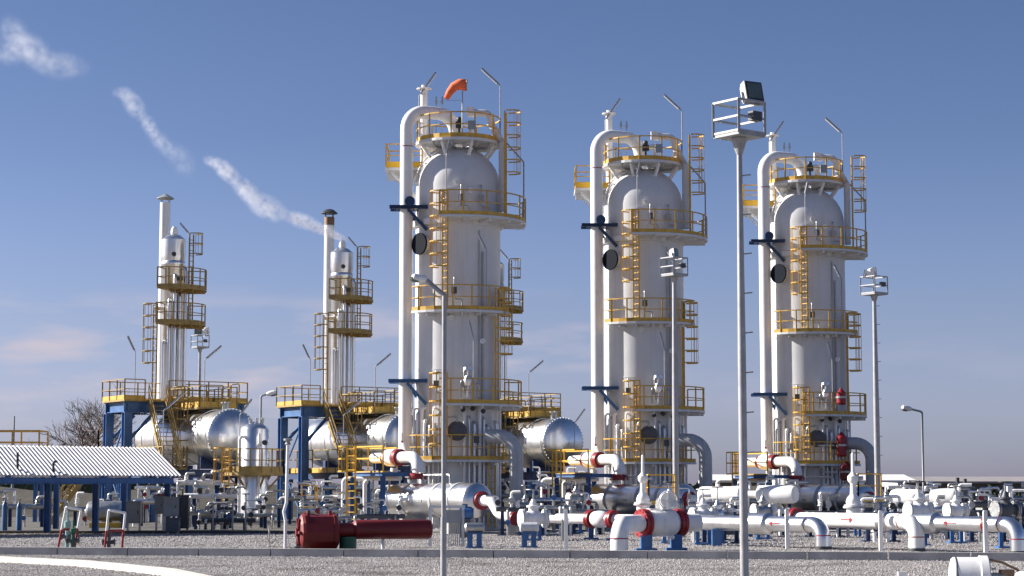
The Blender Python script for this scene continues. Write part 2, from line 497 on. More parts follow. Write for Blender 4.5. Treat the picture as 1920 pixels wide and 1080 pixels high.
def gate_valve(p, d, r, label, hand='wheel', body=WHITE, fl=RED, stem=0.9, cat='valve', group=None, legs=True, name='gate_valve', wheel=RED):
    """a flanged valve on pipe axis at p along d, with bonnet, stem and handwheel"""
    p, d = V(p), V(d).normalized()
    t = thing(name, label, cat, (p.x, p.y, 0 if legs else p.z-r*1.6), group)
    L = r*2.2
    MB().lathe(p-d*L, d, [(r,0),(r*1.02,L*.35),(r*1.5,L*.7),(r*1.6,L),(r*1.5,L*1.3),(r*1.02,L*1.65),(r,L*2)], n=18).build('valve_body', body, t)
    for k in (-1, 1): MB().flange(p+d*L*k, d, r*1.65, t=.035).build('flange', fl, t)
    up = V((0,0,1))
    b = MB(); b.lathe(p, up, [(r*.9,r*.6),(r*.9,r*1.9),(r*1.25,r*1.95),(r*1.25,r*2.25),(r*.8,r*2.3),(r*.45,r*3.0),(r*.35,r*3.4)], n=14)
    b.build('bonnet', body, t)
    zt = r*3.3+stem
    s_ = MB(); s_.cyl(p+up*r*3.2, p+up*zt, max(.02,r*.14), n=8)
    s_.build('stem', STEEL if hand == 'wheel' else WHITE, t)
    if hand == 'wheel':
        w = MB(); rw = r*1.25; c = p+up*zt
        pts = [c+V((math.cos(a), math.sin(a), 0))*rw for a in [2*math.pi*i/14 for i in range(15)]]
        w.tube(pts, .022, 6, caps=False)
        for i in range(3):
            a = math.pi*i/3; o = V((math.cos(a), math.sin(a), 0))*rw; w.beam(c-o, c+o, .025)
        w.build('handwheel', wheel, t)
    if legs and p.z-r*1.5 > .15:
        g = MB()
        for k in (-.55, .55): g.beam((p+d*L*k).to_tuple()[:2]+(0,), (p+d*L*k).to_tuple()[:2]+(p.z-r*1.2,), .12)
        g.box((p.x-.3,p.y-.3,0),(p.x+.3,p.y+.3,.06)); g.build('support_leg', BLUE, t)
    return t
def arrow_mb(c, d, n, L=.34, w=.09):    # flat red arrow painted on a pipe, c on its surface, n outward
    c, d, n = V(c), V(d).normalized(), V(n).normalized(); s = n.cross(d)
    mb = MB(); e = n*.004
    mb.obox(c-d*L*.15+e, d*L*.35, s*w*.22, n*.003)
    a = c+d*L*.2+e
    mb.add([a+s*w, a-s*w, a+d*L*.3, a+s*w+n*.004, a-s*w+n*.004, a+d*L*.3+n*.004],[(0,1,2),(5,4,3),(0,3,4,1),(1,4,5,2),(2,5,3,0)])
    return mb

# ================================================================== the setting
def sheet(name, x0, x1, y0, y1, z, m, kind='structure'):
    mb = MB(); mb.add([(x0,y0,z),(x1,y0,z),(x1,y1,z),(x0,y1,z)], [(0,1,2,3)]); return structure(mb, name, m, kind)
def gravel_mat(name, c0, c1, c2, sc=26, patch=0.35):
    m = bpy.data.materials.new(name); m.use_nodes = True; nt = m.node_tree; b = nt.nodes['Principled BSDF']
    tc = nt.nodes.new('ShaderNodeTexCoord')
    vo = nt.nodes.new('ShaderNodeTexVoronoi'); vo.inputs['Scale'].default_value = sc
    nt.links.new(tc.outputs['Object'], vo.inputs['Vector'])
    sp = nt.nodes.new('ShaderNodeSeparateColor'); nt.links.new(vo.outputs['Color'], sp.inputs[0])
    r = nt.nodes.new('ShaderNodeValToRGB'); r.color_ramp.elements[0].color = (*c0, 1); r.color_ramp.elements[1].color = (*c2, 1)
    e = r.color_ramp.elements.new(.5); e.color = (*c1, 1)
    nt.links.new(sp.outputs[0], r.inputs['Fac'])
    n = nt.nodes.new('ShaderNodeTexNoise'); n.inputs['Scale'].default_value = .45; n.inputs['Detail'].default_value = 6
    nt.links.new(tc.outputs['Object'], n.inputs['Vector'])
    mr = nt.nodes.new('ShaderNodeMapRange'); mr.inputs['From Min'].default_value = .52; mr.inputs['From Max'].default_value = .68; mr.inputs['To Max'].default_value = .6
    nt.links.new(n.outputs['Fac'], mr.inputs['Value'])
    mx = nt.nodes.new('ShaderNodeMix'); mx.data_type = 'RGBA'; mx.inputs['B'].default_value = (c0[0]*.55, c0[1]*.5, c0[2]*.42, 1)
    nt.links.new(r.outputs[0], mx.inputs['A']); nt.links.new(mr.outputs[0], mx.inputs['Factor'])
    nt.links.new(mx.outputs['Result'], b.inputs['Base Color']); b.inputs['Roughness'].default_value = .95
    bp = nt.nodes.new('ShaderNodeBump'); bp.inputs['Distance'].default_value = .02; bp.inputs['Strength'].default_value = 1.0
    nt.links.new(vo.outputs['Distance'], bp.inputs['Height']); nt.links.new(bp.outputs[0], b.inputs['Normal'])
    return m
GRAVEL = gravel_mat("gravel", (.21,.195,.19), (.33,.31,.30), (.47,.44,.43), sc=55)
FIELD = mat("dry_field", (.07,.055,.038), .95, var=.35, vscale=.02)
mb = MB(); mb.add([(-4000,-300,-.02),(4000,-300,-.02),(4000,7000,-.02),(-4000,7000,-.02)], [(0,1,2,3)]); structure(mb, 'ground', FIELD)
sheet('gravel_yard', -60, 60, 15, 93, -.012, GRAVEL)
# paved strip behind the gravel, carrying the equipment
structure(MB().box((-40,82.2,-.05),(-7.2,128,.10)), 'concrete_slab', mat('shade_toned_slab', (.085,.078,.068), .9, var=.3, vscale=.6))  # slab colour darkened to stand in for shade below shed and equipment
# low earth bank beyond the plant on the left and middle
mb = MB(); vs = []; n_ = 90; rk = random.Random(4)
for i in range(n_+1):
    x = -95+120*i/n_; h_ = 2.1+.35*math.sin(i*.37)+rk.uniform(-.12,.12); vs += [(x,143,0),(x,150,h_),(x,158,h_*.9),(x,168,0)]
mb.add(vs, [(i*4+k,(i+1)*4+k,(i+1)*4+k+1,i*4+k+1) for i in range(n_) for k in range(3)], True)
structure(mb, 'earth_bank', mat('bank_earth', (.055,.047,.034), .95, var=.35, vscale=.3, bump=.05, bscale=2))
# kerb running across the picture
def kerb_mb(p0, p1, w, h):
    mb = MB(); p0, p1 = V(p0), V(p1); d = (p1-p0).normalized(); s = V((0,0,1)).cross(d); L = (p1-p0).length; t = 0
    while t < L:
        e = min(t+1.98, L); a, b = p0+d*(t+.006), p0+d*(e-.006)
        mb.obox((a+b)/2+V((0,0,h/2-.05)), d*((b-a).length/2), s*w/2, V((0,0,h/2+.05))); t += 1.98+.02
    return mb
structure(kerb_mb((-24,55.9,0),(22,46.9,0),.24,.20), 'kerb', CONC)
mb = MB()
kp = [V((-22,52.6,0)),V((-15,50.0,0)),V((-12.9,48.6,0)),V((-9.8,45.3,0)),V((-7.0,40.4,0)),V((-5.6,36.5,0)),V((-5,28,0))]
for a, b in zip(kp, kp[1:]): mb.beam(a+V((0,0,.03)), b+V((0,0,.03)), .30, .20, up=(0,0,1))
structure(mb, 'foreground_kerb', CONCW)

# loose stones over the gravel
def stones(name, n, box, smin, smax, seed):
    rs = np.random.RandomState(seed)
    base = np.array([(1,0,0),(0,1,0),(-1,0,0),(0,-1,0),(0,0,1),(0,0,-.4)], float)
    tri = np.array([(0,1,4),(1,2,4),(2,3,4),(3,0,4),(1,0,5),(2,1,5),(3,2,5),(0,3,5)])
    x0,x1,y0,y1 = box
    yy = rs.uniform(y0,y1,n); xx = rs.uniform(-1,1,n)*yy*.285
    s = rs.uniform(smin,smax,n)**1.0; a = rs.uniform(0,6.28,n)
    j = rs.uniform(.6,1.3,(n,6,1))
    v = base[None]*j*s[:,None,None]
    v[:,:,2] *= .7
    ca, sa = np.cos(a)[:,None], np.sin(a)[:,None]
    vx = v[:,:,0]*ca-v[:,:,1]*sa+xx[:,None]; vy = v[:,:,0]*sa+v[:,:,1]*ca+yy[:,None]; vz = v[:,:,2]
    P = np.stack([vx,vy,vz],-1).reshape(-1,3)
    T = (tri[None]+np.arange(n)[:,None,None]*6).reshape(-1)
    me = bpy.data.meshes.new(name); me.vertices.add(len(P)); me.vertices.foreach_set('co', P.ravel())
    me.loops.add(len(T)); me.loops.foreach_set('vertex_index', T)
    me.polygons.add(len(T)//3); me.polygons.foreach_set('loop_start', np.arange(0,len(T),3)); me.update(calc_edges=True)
    me.materials.append(STONE)
    o = bpy.data.objects.new(name, me); C.objects.link(o); o['kind'] = 'stuff'
    return o
STONE = bpy.data.materials.new("stone"); STONE.use_nodes = True
_b = STONE.node_tree.nodes['Principled BSDF']; _b.inputs['Roughness'].default_value = .9
_g = STONE.node_tree.nodes.new('ShaderNodeNewGeometry'); _r = STONE.node_tree.nodes.new('ShaderNodeValToRGB')
_r.color_ramp.elements[0].color = (.16,.148,.143,1); _r.color_ramp.elements[1].color = (.58,.545,.53,1)
_e = _r.color_ramp.elements.new(.5); _e.color = (.34,.318,.308,1)
_n = STONE.node_tree.nodes.new('ShaderNodeTexNoise'); _n.inputs['Scale'].default_value = .45; _n.inputs['Detail'].default_value = 6
_m = STONE.node_tree.nodes.new('ShaderNodeMapRange'); _m.inputs['From Min'].default_value = .52; _m.inputs['From Max'].default_value = .68; _m.inputs['To Max'].default_value = .6
_x = STONE.node_tree.nodes.new('ShaderNodeMix'); _x.data_type = 'RGBA'; _x.inputs['B'].default_value = (.085,.07,.055,1)
L_ = STONE.node_tree.links.new
L_(_g.outputs['Position'], _n.inputs['Vector']); L_(_n.outputs['Fac'], _m.inputs['Value']); L_(_m.outputs[0], _x.inputs['Factor'])
L_(_g.outputs['Random Per Island'], _r.inputs['Fac']); L_(_r.outputs[0], _x.inputs['A']); L_(_x.outputs['Result'], _b.inputs['Base Color'])
stones('gravel', 150000, (-20,20,34,62), .009, .026, 1)
stones('gravel', 45000, (-20,20,60,84), .014, .038, 2)

# ================================================================== adsorber units (three times along the row)
OA = V((-2.49, 90, 0)); CB = V((-2.07, 86.6, 0))      # rear column and front column of the first unit
rB, rF = 1.95, 1.27
G_units = ["nearest and left", "middle", "rightmost"]

# --- rear wide column
t = thing('process_column', 'tall wide domed grey column of the left unit, under the wind sock', 'process column', OA)
zt = Z(354, 90)
prof = [(rB*1.04,0),(rB*1.04,.15),(rB,.15)]
for zz in np.arange(2.4, zt-.6, 2.4): prof += [(rB, zz-.02),(rB+.012, zz-.02),(rB+.012, zz+.02),(rB, zz+.02)]
prof += [(rB, zt)]
for i in range(1, 11):
    a = math.pi/2*i/10; prof.append((rB*math.cos(a), zt+1.95*math.sin(a)))
MB().lathe(OA, (0,0,1), prof, n=72, caps=False).build('shell', VESSEL, t)
MB().lathe(OA+V((0,0,Z(424,90)-.15)), (0,0,1), [(rB,0),(rB+.16,.04),(rB+.16,.3),(rB,.34)], n=64, caps=False).build('stiffening_ring', VESSEL, t)
# round navy blind flange on the left side
d = V((-.74,-.67,0)); pz = Z(460, 89)
MB().cyl(OA+V((0,0,pz))+d*(rB-.1), OA+V((0,0,pz))+d*(rB+.30), .33, n=24).build('manway', VESSEL, t)
BLACK = mat('matt_black', (0.006,0.009,0.016), 0.85, spec=0.15)
MB().cyl(OA+V((0,0,pz))+d*(rB+.30), OA+V((0,0,pz))+d*(rB+.40), .50, n=28).build('manway_cover', BLACK, t)
# top platform
zp = Z(263, 89)
MB().sector(OA, .55, 1.98, 0, 360, zp-.12, zp, n=36).build('deck', VESSEL, t)
rail_mb(arc(OA, 1.94, 0, 360, zp+.002, 22), h=1.15, sp=.9).build('railing', YEL, t)
toe_mb(arc(OA, 1.94, 0, 360, zp+.002, 22), h=.2).build('toe_board', YEL, t)
st = MB()
for i in range(8):
    a = R(22+45*i); dd = V((math.cos(a), math.sin(a), 0))
    st.beam(OA+dd*1.8+V((0,0,zp-.15)), OA+dd*1.38+V((0,0,zt+1.38)), .12)
    st.beam(OA+dd*1.8+V((0,0,zp-.2)), OA+dd*.6+V((0,0,zp-.2)), .1, .16)
    a2 = R(22+45*(i+1)); d2 = V((math.cos(a2), math.sin(a2), 0)); st.beam(OA+dd*1.38+V((0,0,zt+1.38)), OA+d2*1.38+V((0,0,zt+1.38)), .07)
st.build('platform_strut', WHITE, t)
# side platform on the left near the top
zl = Z(320, 90.5)
MB().box((-5.85,89.6,zl-.12),(-4.1,91.6,zl)).box((-5.8,90.5,zl-.45),(-4.0,90.65,zl-.12)).build('side_deck', VESSEL, t)
q = [V((-4.15,89.65,zl+.003)),V((-5.8,89.65,zl+.003)),V((-5.8,91.55,zl+.003)),V((-4.15,91.55,zl+.003))]
rail_mb(q, sp=.85).build('railing', YEL, t); toe_mb(q, h=.28).build('toe_board', YELB, t)
sb = MB(); sb.beam((-5.6,89.9,zl-.15),(-4.2,90,zl-1.5),.1); sb.beam((-5.6,91.2,zl-.15),(-4.2,90.9,zl-1.5),.1); sb.build('deck_bracket', VESSEL, t)
# caged ladder right of the top platform
ladder(t, (-.30,88.6,Z(402,88.6)), (-.30,88.6,zp+1.25), (1,-.15,0), cage=(Z(325,88.6),zp+1.25), cr_=.40)
dp = MB()
for az, r1_ in ((232,.05),(262,.06),(301,.045),(325,.06)):
    d_ = V((math.cos(R(az)), math.sin(R(az)), 0)); dp.tube([OA+d_*.55+V((0,0,zt+1.8)),OA+d_*1.05+V((0,0,zp-.32)),OA+d_*1.75+V((0,0,zp-.36)),OA+d_*1.8+V((0,0,zp-.13))],r1_,8,bend=.2)
dp.build('dome_piping', STEEL, t)

MB().box((-2.0,88.10,zp+.35),(-1.65,88.24,zp+.75)).build('junction_box', CAB, t)
# curved walkway hoops lying on the dome's left side
hp = MB()
for az in (150, 165, 182, 198):
    pts = []
    for i in range(0, 8):
        a = R(5+i*9); rr_ = (rB+.10)*math.cos(a); pts.append(OA+V((rr_*math.cos(R(az)), rr_*math.sin(R(az)), zt+2.05*math.sin(a))))
    hp.tube(pts, .035, 6)
for i in (1, 3, 5, 7):
    a = R(5+i*9); rr_ = (rB+.12)*math.cos(a); hp.tube(arc((OA.x, OA.y), rr_, 150, 198, zt+2.07*math.sin(a), 6), .035, 6)
hp.build('insulation_hoop', WHITE, t)

# manhole and nozzles behind the railings
pz = Z(372, 88)
MB().cyl(V((-2.72,88.2,pz)), V((-2.74,87.85,pz)), .36, n=22).cyl(V((-2.74,87.85,pz)), V((-2.75,87.76,pz)), .47, n=22).build('manhole', VESSEL, t)
for (px, py) in ((858,342),(883,358),(892,415),(885,590),(846,596),(905,640)):
    nz = MB(); c = at(px, py, 88.15); nz.cyl(c+V((0,.3,0)), c+V((0,-.22,0)), .06, n=10); nz.cyl(c+V((0,-.16,0)), c+V((0,-.22,0)), .12, n=12); nz.build('nozzle', WHITE, t)
z1, z2, z3, z4 = Z(402, 87.0), Z(580, 87.4), Z(756, 87.2), Z(862, 87.4)
round_platform(t, OA, rB, 3.15, 256, 386, z1)
round_platform(t, OA, rB, 2.75, 222, 330, z2)
round_platform(t, OA, rB, 2.95, 256, 372, z3)
round_platform(t, OA, rB, 2.75, 220, 330, z4)
xl = X(833, 87.6)
ladder(t, (xl,87.62,z2), (xl,87.62,z1+1.1), (-.85,-.5,0), cage=(Z(500,87.5), z1+1.1), cr_=.42)
ladder(t, (xl,87.62,z4), (xl,87.62,z3+1.35), (-.85,-.5,0), cage=(Z(832,87.5), z3+1.35), cr_=.42)
ladder(t, (-.68,88.75,z3), (-.68,88.75,z2+1.1), (1,-.25,0), cage=(Z(664,88.7), z2+1.0), cr_=.42)
ladder(t, (-.9,88.3,.1), (-.9,88.3,z4+1.1), (.8,-.6,0))
# lower manhole with its davit
pz = Z(808, 87.8); mx_ = X(857, 87.8)
MB().cyl((mx_,88.3,pz),(mx_,87.80,pz),.36,n=24).build('manhole', VESSEL, t)
MB().cyl((mx_,87.84,pz),(mx_-.02,87.72,pz),.44,n=28).sphere((mx_,87.72,pz),.34,n=20,m=8,sc=(1,.2,1)).build('manhole_cover', DGREY, t)
MB().tube([(mx_-.55,88.1,pz-.1),(mx_-.55,87.65,pz+.3),(mx_-.5,87.65,pz+.62),(mx_,87.65,pz+.66),(mx_,87.68,pz+.4)],.05,8,bend=.15).build('davit', STEEL, t)
# insulated riser pipes around the foot of the column
rnd = random.Random(3)
for i in range(22):
    a = R(203+i*6.4); rr_ = rB+.13+rnd.uniform(0,.10); c = OA+V((rr_*math.cos(a), rr_*math.sin(a), 0)); r_ = rnd.choice((.04,.055,.065,.08))
    if abs(a-R(266)) < R(9): continue
    top = z3-.12-rnd.uniform(0, .9 if i % 3 else .1)
    MB().tube([c+V((0,0,.3)), c+V((0,0,top)), OA+V((1.7*math.cos(a),1.7*math.sin(a),top+.05))], r_, 8, bend=.15).build('riser_pipe', SILVERD if i % 3 else WHITE, t)
# relief valve and small instruments on the third platform
c = at(877, 745, 87.8)
MB().lathe(c, (0,0,1), [(.05,0),(.05,.5),(.16,.52),(.2,.75),(.12,.95),(.04,1.0),(.04,1.2),(.22,1.22),(.2,1.34),(.02,1.42)], n=16).build('relief_valve', SILVER, t)
MB().tube([c+V((.05,0,.6)),c+V((.5,0,.6)),c+V((.5,.1,0))],.05,8,bend=.1).tube([c+V((-.3,0,.0)),c+V((-.3,0,.75)),c+V((.05,0,.8))],.035,8,bend=.1).build('instrument_piping', STEEL, t)
for px, py in ((868,768),(886,766),(906,771)): g_p = at(px,py,87.75); MB().sphere(g_p,.11,n=10,m=6).cyl(g_p,g_p+V((0,.4,0)),.03,n=6).build('gauge', DARK, t)
# small pipes, junction boxes and gauges on the lower decks
for k, (dx0, zd_) in enumerate(((-.9,z3),(.35,z3),(.9,z4),(-1.2,z4),(-.1,z2),(1.1,z1),(.2,z1))):
    yy = 90-math.sqrt(rB**2-dx0**2)-.22; x_ = OA.x+dx0
    MB().tube([(x_,yy+.2,zd_+1.5),(x_,yy,zd_+1.5),(x_,yy,zd_+.5),(x_+.35,yy,zd_+.5),(x_+.35,yy,zd_)],.035,7,bend=.08).build('instrument_piping', STEEL, t)
    MB().box((x_-.12,yy-.12,zd_+.75),(x_+.12,yy+.02,zd_+1.05)).build('junction_box', CAB if k % 2 else DGREY, t)
# cable conduit running down the shell
for k, (dx0, pyt_) in enumerate(((1.02,430),(1.18,470))):
    cy = 90-math.sqrt(rB**2-dx0**2)-.07; MB().cyl((OA.x+dx0,cy,z3),(OA.x+dx0,cy,Z(pyt_,88)),.03+.02*k,n=8).build('conduit', GREYP, t)
repeats(t, ['tall wide domed grey column of the middle unit, between the left unit and the tall near mast', 'tall wide domed grey column of the rightmost unit, just right of the tall near mast'], 'wide adsorber columns of the three units')

# --- big white riser with gooseneck
RX, RY = -4.82, 89.0
t = thing('gooseneck_pipe', 'thick white pipe with a gooseneck bend up the left side of the left unit', 'pipe', (RX,RY,0))
ztop = Z(209, 89.2); zdome = zt+1.7
MB().tube([(RX-.14,86.3,Z(856,86.5)),(RX,RY,Z(856,86.5)),(RX,RY,ztop),(-2.62,90,ztop-.02),(-2.62,90,zdome)], .30, 22, bend=.85, seg=10).build('pipe_run', WHITE, t)
for py in (275, 832):
    MB().cyl((RX,RY,Z(py,89)-.02),(RX,RY,Z(py,89)+.02),.307,n=22,caps=False).build('red_band', RED, t)
for py in (388, 714):
    zb = Z(py, 88.6); g = MB()
    g.ibeam((RX-.75,RY-.42,zb),(RX+1.0,RY-.42,zb),.2,.16); g.ibeam((RX-.75,RY+.42,zb),(RX+1.0,RY+.42,zb),.2,.16)
    for xo in (-.42,.42): g.beam((RX+xo,RY-.34,zb),(RX+xo,RY+.34,zb),.14)
    g.beam((RX+.1,RY-.42,zb-.1),(RX+.95,RY-.42,zb-1.05),.14); g.beam((RX+.1,RY+.42,zb-.1),(RX+.8,RY+.42,zb-1.2),.12)
    g.build('pipe_bracket', BLUE if py > 500 else NAVY, t)
c = V((RX+.18,RY-.42,Z(378,88.6)))
MB().cyl(c+V((0,-.14,0)),c+V((0,.12,0)),.23,n=18).build('spring_hanger', NAVY, t)
arr = arrow_mb((RX-.12,RY-.30,Z(822,88.5)),(0,0,-1),(-.3,-1,0),L=.5,w=.07); arr.build('flow_arrow', RED, t)
repeats(t, ['thick white gooseneck pipe up the left side of the middle unit', 'thick white gooseneck pipe right beside the tall near mast'], 'white gooseneck pipes')

# --- slender vent stack beside the gooseneck
vx = XX(795,240,90.6)
t = thing('vent_pipe', 'slender white vent pipe with a flat cap sticking up above the left gooseneck', 'vent', (vx,90.6,Z(330,90.6)))
MB().cyl((vx,90.6,Z(330,90.6)),(vx,90.6,Z(168,90.6)),.17,n=16).build('pipe_run', WHITE, t)
MB().lathe((vx,90.6,Z(168,90.6)),(0,0,1),[(.34,0),(.36,.05),(.14,.10),(.12,.2)],n=18).build('cap', WHITE, t)
repeats(t, ['slender white vent pipe with flat cap above the gooseneck of the middle unit','slender white vent pipe with flat cap above the rightmost gooseneck'], 'white vent pipes on the column tops')

# --- relief line curving down the right side
sx = XX(882,212,89.6)
t = thing('relief_line', 'thin white pipe curving from the top down the right side of the left column', 'pipe', (-.45,89.3,Z(396,89.3)))
zr = Z(211,89.4)
MB().tube([(sx+.12,89.5,zr+.02),(sx+.9,89.5,zr-.03),(-.95,89.4,zr-.55),(-.45,89.35,zr-1.45),(-.45,89.3,Z(270,89.3)),(-.45,89.3,Z(396,89.3))],.165,14,bend=1.0,seg=8).build('pipe_run', VESSEL, t)
vb = MB(); vb.lathe((sx,89.5,zp),(0,0,1),[(.09,0),(.09,.35),(.24,.36),(.24,.42),(.1,.45),(.1,.75),(.3,.8),(.32,.86),(.2,.98)],n=14)
vb.obox((sx-.02,89.5,zr+.05),V((.17,0,0)),V((0,.16,0)),V((0,0,.20))); vb.cyl((sx-.1,89.5,zr),(sx+.2,89.5,zr),.2,n=16)
vb.build('relief_valve', WHITE, t)
repeats(t, ['thin white pipe curving from the top down the right side of the middle column','thin white pipe curving from the top down the right side of the rightmost column'], 'curved relief lines')

# --- instruments on the top platform
for i, (px, h_, lb) in enumerate(((818,1.55,'small probe post on the top platform rail of the %s unit, left one'),(829,1.4,'small probe post on the top platform rail of the %s unit, right one'))):
    x = XX(px,215,90.4); m_ = MB(); m_.cyl((x,90.4,zp),(x,90.4,Z(195,90.4)),.022,n=6); m_.cyl((x,90.4,Z(195,90.4)),(x,90.4,Z(181,90.4)),.05,.03,n=8); m_.beam((x-.1,90.4,Z(190,90.4)),(x+.1,90.4,Z(190,90.4)),.03)
    o = single(m_, 'probe_post', GALV, lb % 'left', 'probe', (x,90.4,zp))
    repeats(o, [lb % 'middle', lb % 'rightmost'], 'probe posts on the column tops')
c = V((XX(861,240,88.9), 88.9, zp))
m_ = MB(); m_.cyl(c, c+V((0,0,.85)), .05, n=8); m_.box((c.x-.16,c.y-.1,zp+.55),(c.x+.16,c.y+.1,zp+.85)); m_.sphere(c+V((0,0,.95)),.13,n=10,m=6)
o = single(m_, 'transmitter', DARK, 'dark instrument on the top platform rail of the left unit', 'instrument', c)
repeats(o, ['dark instrument on the top platform rail of the middle unit','dark instrument on the top platform rail of the rightmost unit'], 'instruments on the column tops')

# --- tube lamps of the units
def lamp_on(px, py_base, py_elbow, px_tip, py_tip, Y, label, group='tube lamps on poles', arm=None):
    b = at(px, py_base, Y); e = at(px, py_elbow, Y); tip = at(px_tip, py_tip, Y); d = tip-e
    return tube_lamp((e.x, Y, b.z), e.z-b.z, d, label, group, arm=(d.length-.12))
for a, lbs in (((786,262,180,817,136,90.4),('tube lamp leaning right over the vent pipe of the left unit','tube lamp leaning right over the vent pipe of the middle unit','tube lamp leaning right over the vent pipe of the rightmost unit')),
        ((938,262,160,903,128,89.9),('tube lamp leaning left above the right side of the left column top','tube lamp leaning left above the right side of the middle column top','tube lamp leaning left above the right side of the rightmost column top')),
        ((912,576,468,897,438,87.35),('tube lamp in front of the left column under its upper platform','tube lamp in front of the middle column behind the mast basket','tube lamp at the right edge of the rightmost column')),
        ((888,752,634,880,602,87.25),('tube lamp on the lower platform of the left column','tube lamp on the lower platform of the middle column','tube lamp on the lower platform of the rightmost column')),
        ((837,398,292,844,262,87.25),('tube lamp before the dome of the left column','tube lamp before the dome of the middle column','tube lamp before the dome of the rightmost column'))):
    o = lamp_on(*a, lbs[0]); repeats(o, lbs[1:], 'tube lamps on poles')
# thin hooked pole on the right of the upper platform
c = at(983, 412, 89.6)
hk = MB(); e1_ = at(982,304,89.6); e2_ = at(950,268,89.6)
hk.tube([(e1_.x,89.6,z1),(e1_.x,89.6,e1_.z),(e2_.x,89.6,e2_.z)], .035, 7, bend=.2)
o = single(hk, 'hooked_pole', GALV, 'thin pole hooked over to the ladder cage right of the left column', 'pole', (e1_.x,89.6,z1))
repeats(o, ['thin pole hooked over to the ladder cage right of the middle column','thin pole hooked over to the ladder cage right of the rightmost column'], 'hooked poles on the upper platforms')

# --- wind sock
c = V((XX(867,200,88.2),88.2,zp)); t = thing('wind_sock', 'orange wind sock blown left on a thin pole above the left column', 'wind sock', c)
zk = Z(170,88.2); MB().cyl(c,(c.x,c.y,zk),.03,n=8).build('pole', STEEL, t)
sk = MB(); P = [at(px,py,88.2) for px,py in ((875,160),(862,158),(851,163),(843,173),(837,185))]; rs_ = (.27,.25,.21,.17,.12)
rings = []
for i, p in enumerate(P):
    dd = (P[min(i+1,4)]-P[max(i-1,0)]).normalized(); u_, v_ = frame_of(dd); rings += sk.ring(p,u_,v_,rs_[i],14)
sk.add(rings, [(k*14+i,k*14+(i+1)%14,(k+1)*14+(i+1)%14,(k+1)*14+i) for k in range(4) for i in range(14)], True)
so_ = sk.build('fabric_sleeve', ORANGE, t); md = so_.modifiers.new('thick','SOLIDIFY'); md.thickness = .008
MB().beam((c.x,c.y,Z(188,88.2)),(c.x-.75,c.y,Z(188,88.2)),.015).tube([P[0]+V((0,0,.27*math.cos(a_)))+V((0,.27*math.sin(a_),0)) for a_ in [2*math.pi*i/12 for i in range(13)]],.015,5,caps=False).build('hoop', STEEL, t)

# --- grey gooseneck at the lower right
t = thing('return_pipe', 'thick dull grey pipe bending down to the ground right of the left unit', 'pipe', (X(968,87.2),87.2,0))
zg = Z(818,87.4)
MB().tube([(X(915,87.8),87.8,zg),(X(968,87.2),87.2,zg),(X(968,87.2),87.2,.25)],.31,20,bend=.85,seg=10).build('pipe_run', GREYP, t)
MB().cyl((X(968,87.2),87.2,0),(X(968,87.2),87.2,.3),.42,n=20).build('pipe_foot', CONC, t)
repeats(t, ['thick dull grey pipe bending down right of the middle unit','thick dull grey pipe bending down behind the red valve of the rightmost unit'], 'grey return pipes')

# --- actuated valve at the foot of the riser
vc = V((-5.13,86.0,Z(858,86))); va = vc-W*1.88; 
t = thing('actuated_valve', 'white and red actuated valve at the foot of the left gooseneck pipe', 'valve', (vc.x,vc.y,Z(880,86)))
MB().lathe(va, W, [(.02,0),(.15,.02),(.225,.08),(.23,.16),(.23,1.15)], n=22).build('actuator', WHITE, t)
for s_ in (.42,.50,.58,.66): 
    pass
MB().flange(va+W*1.2, W, .30, t=.06).build('flange', RED, t)
MB().lathe(va+W*1.27, W, [(.28,0),(.37,.12),(.38,.55),(.37,.8),(.28,.9)], n=24).cyl(vc+V((0,0,-.45)),vc+V((0,0,-.75)),.16,n=12).build('valve_body', WHITE, t)
MB().flange(va+W*2.3, W, .37, t=.10).build('flange', RED, t)
pe = va+W*2.4; dz_ = Z(893,84.3)
ex = V((-4.0,84.3,pe.z))
MB().tube([pe, ex, V((ex.x,ex.y,dz_+.16))],.25,18,bend=.58,seg=8).build('elbow', WHITE, t)
MB().flange(V((ex.x,ex.y,dz_)), (0,0,1), .38, t=.11).build('flange', RED, t)
mk = MB()
for s_ in (.45,.53): mk.obox(va+W*s_+V((-.185,-.125,.08)), W*.015, V((-.3,-.2,1)).normalized()*.06, V((-.83,-.55,0)).normalized()*.006)
mk.build('red_marking', RED, t)
repeats(t, ['white and red actuated valve at the foot of the middle gooseneck pipe','white and red actuated valve right of the tall near mast'], 'actuated valves on the gooseneck pipes')

# --- silver drum
da = V((-4.9,85.7,1.36)); L_ = 6.3; rD = .71
t = thing('horizontal_drum', 'shiny aluminium clad drum lying on saddles before the left column', 'drum', (da+W*L_/2).to_tuple()[:2]+(0,))
pr = [(.02,-.30),(.27,-.27),(.48,-.2),(.64,-.1),(rD,0)]
for s_ in (1.25,3.6,5.0): pr += [(rD,s_),(rD+.02,s_),(rD+.02,s_+.12),(rD,s_+.12)]
pr += [(rD,L_),(.64,L_+.1),(.5,L_+.2),(.32,L_+.28)]
MB().lathe(da, W, pr, n=40).build('cladding', SILVER, t)
for s_ in (1.25,3.6,5.0): MB().lathe(da, W, [(rD+.023,s_-.03),(rD+.026,s_-.02),(rD+.026,s_+.14),(rD+.023,s_+.15)], n=40, caps=False).build('strap', GREYP, t)
for s_ in (1.2, 5.0):
    c = da+W*s_; MB().obox(V((c.x,c.y,.35)), W*.12, U*.6, V((0,0,.36))).obox(V((c.x,c.y,.06)), W*.35, U*.75, V((0,0,.06))).build('saddle', CONC, t)
MB().cyl(da+W*1.1, da+W*1.1+V((0,0,rD+.30)), .2, n=14).flange(da+W*1.1+V((0,0,rD+.3)),(0,0,1),.3,t=.04).build('nozzle', STEEL, t)
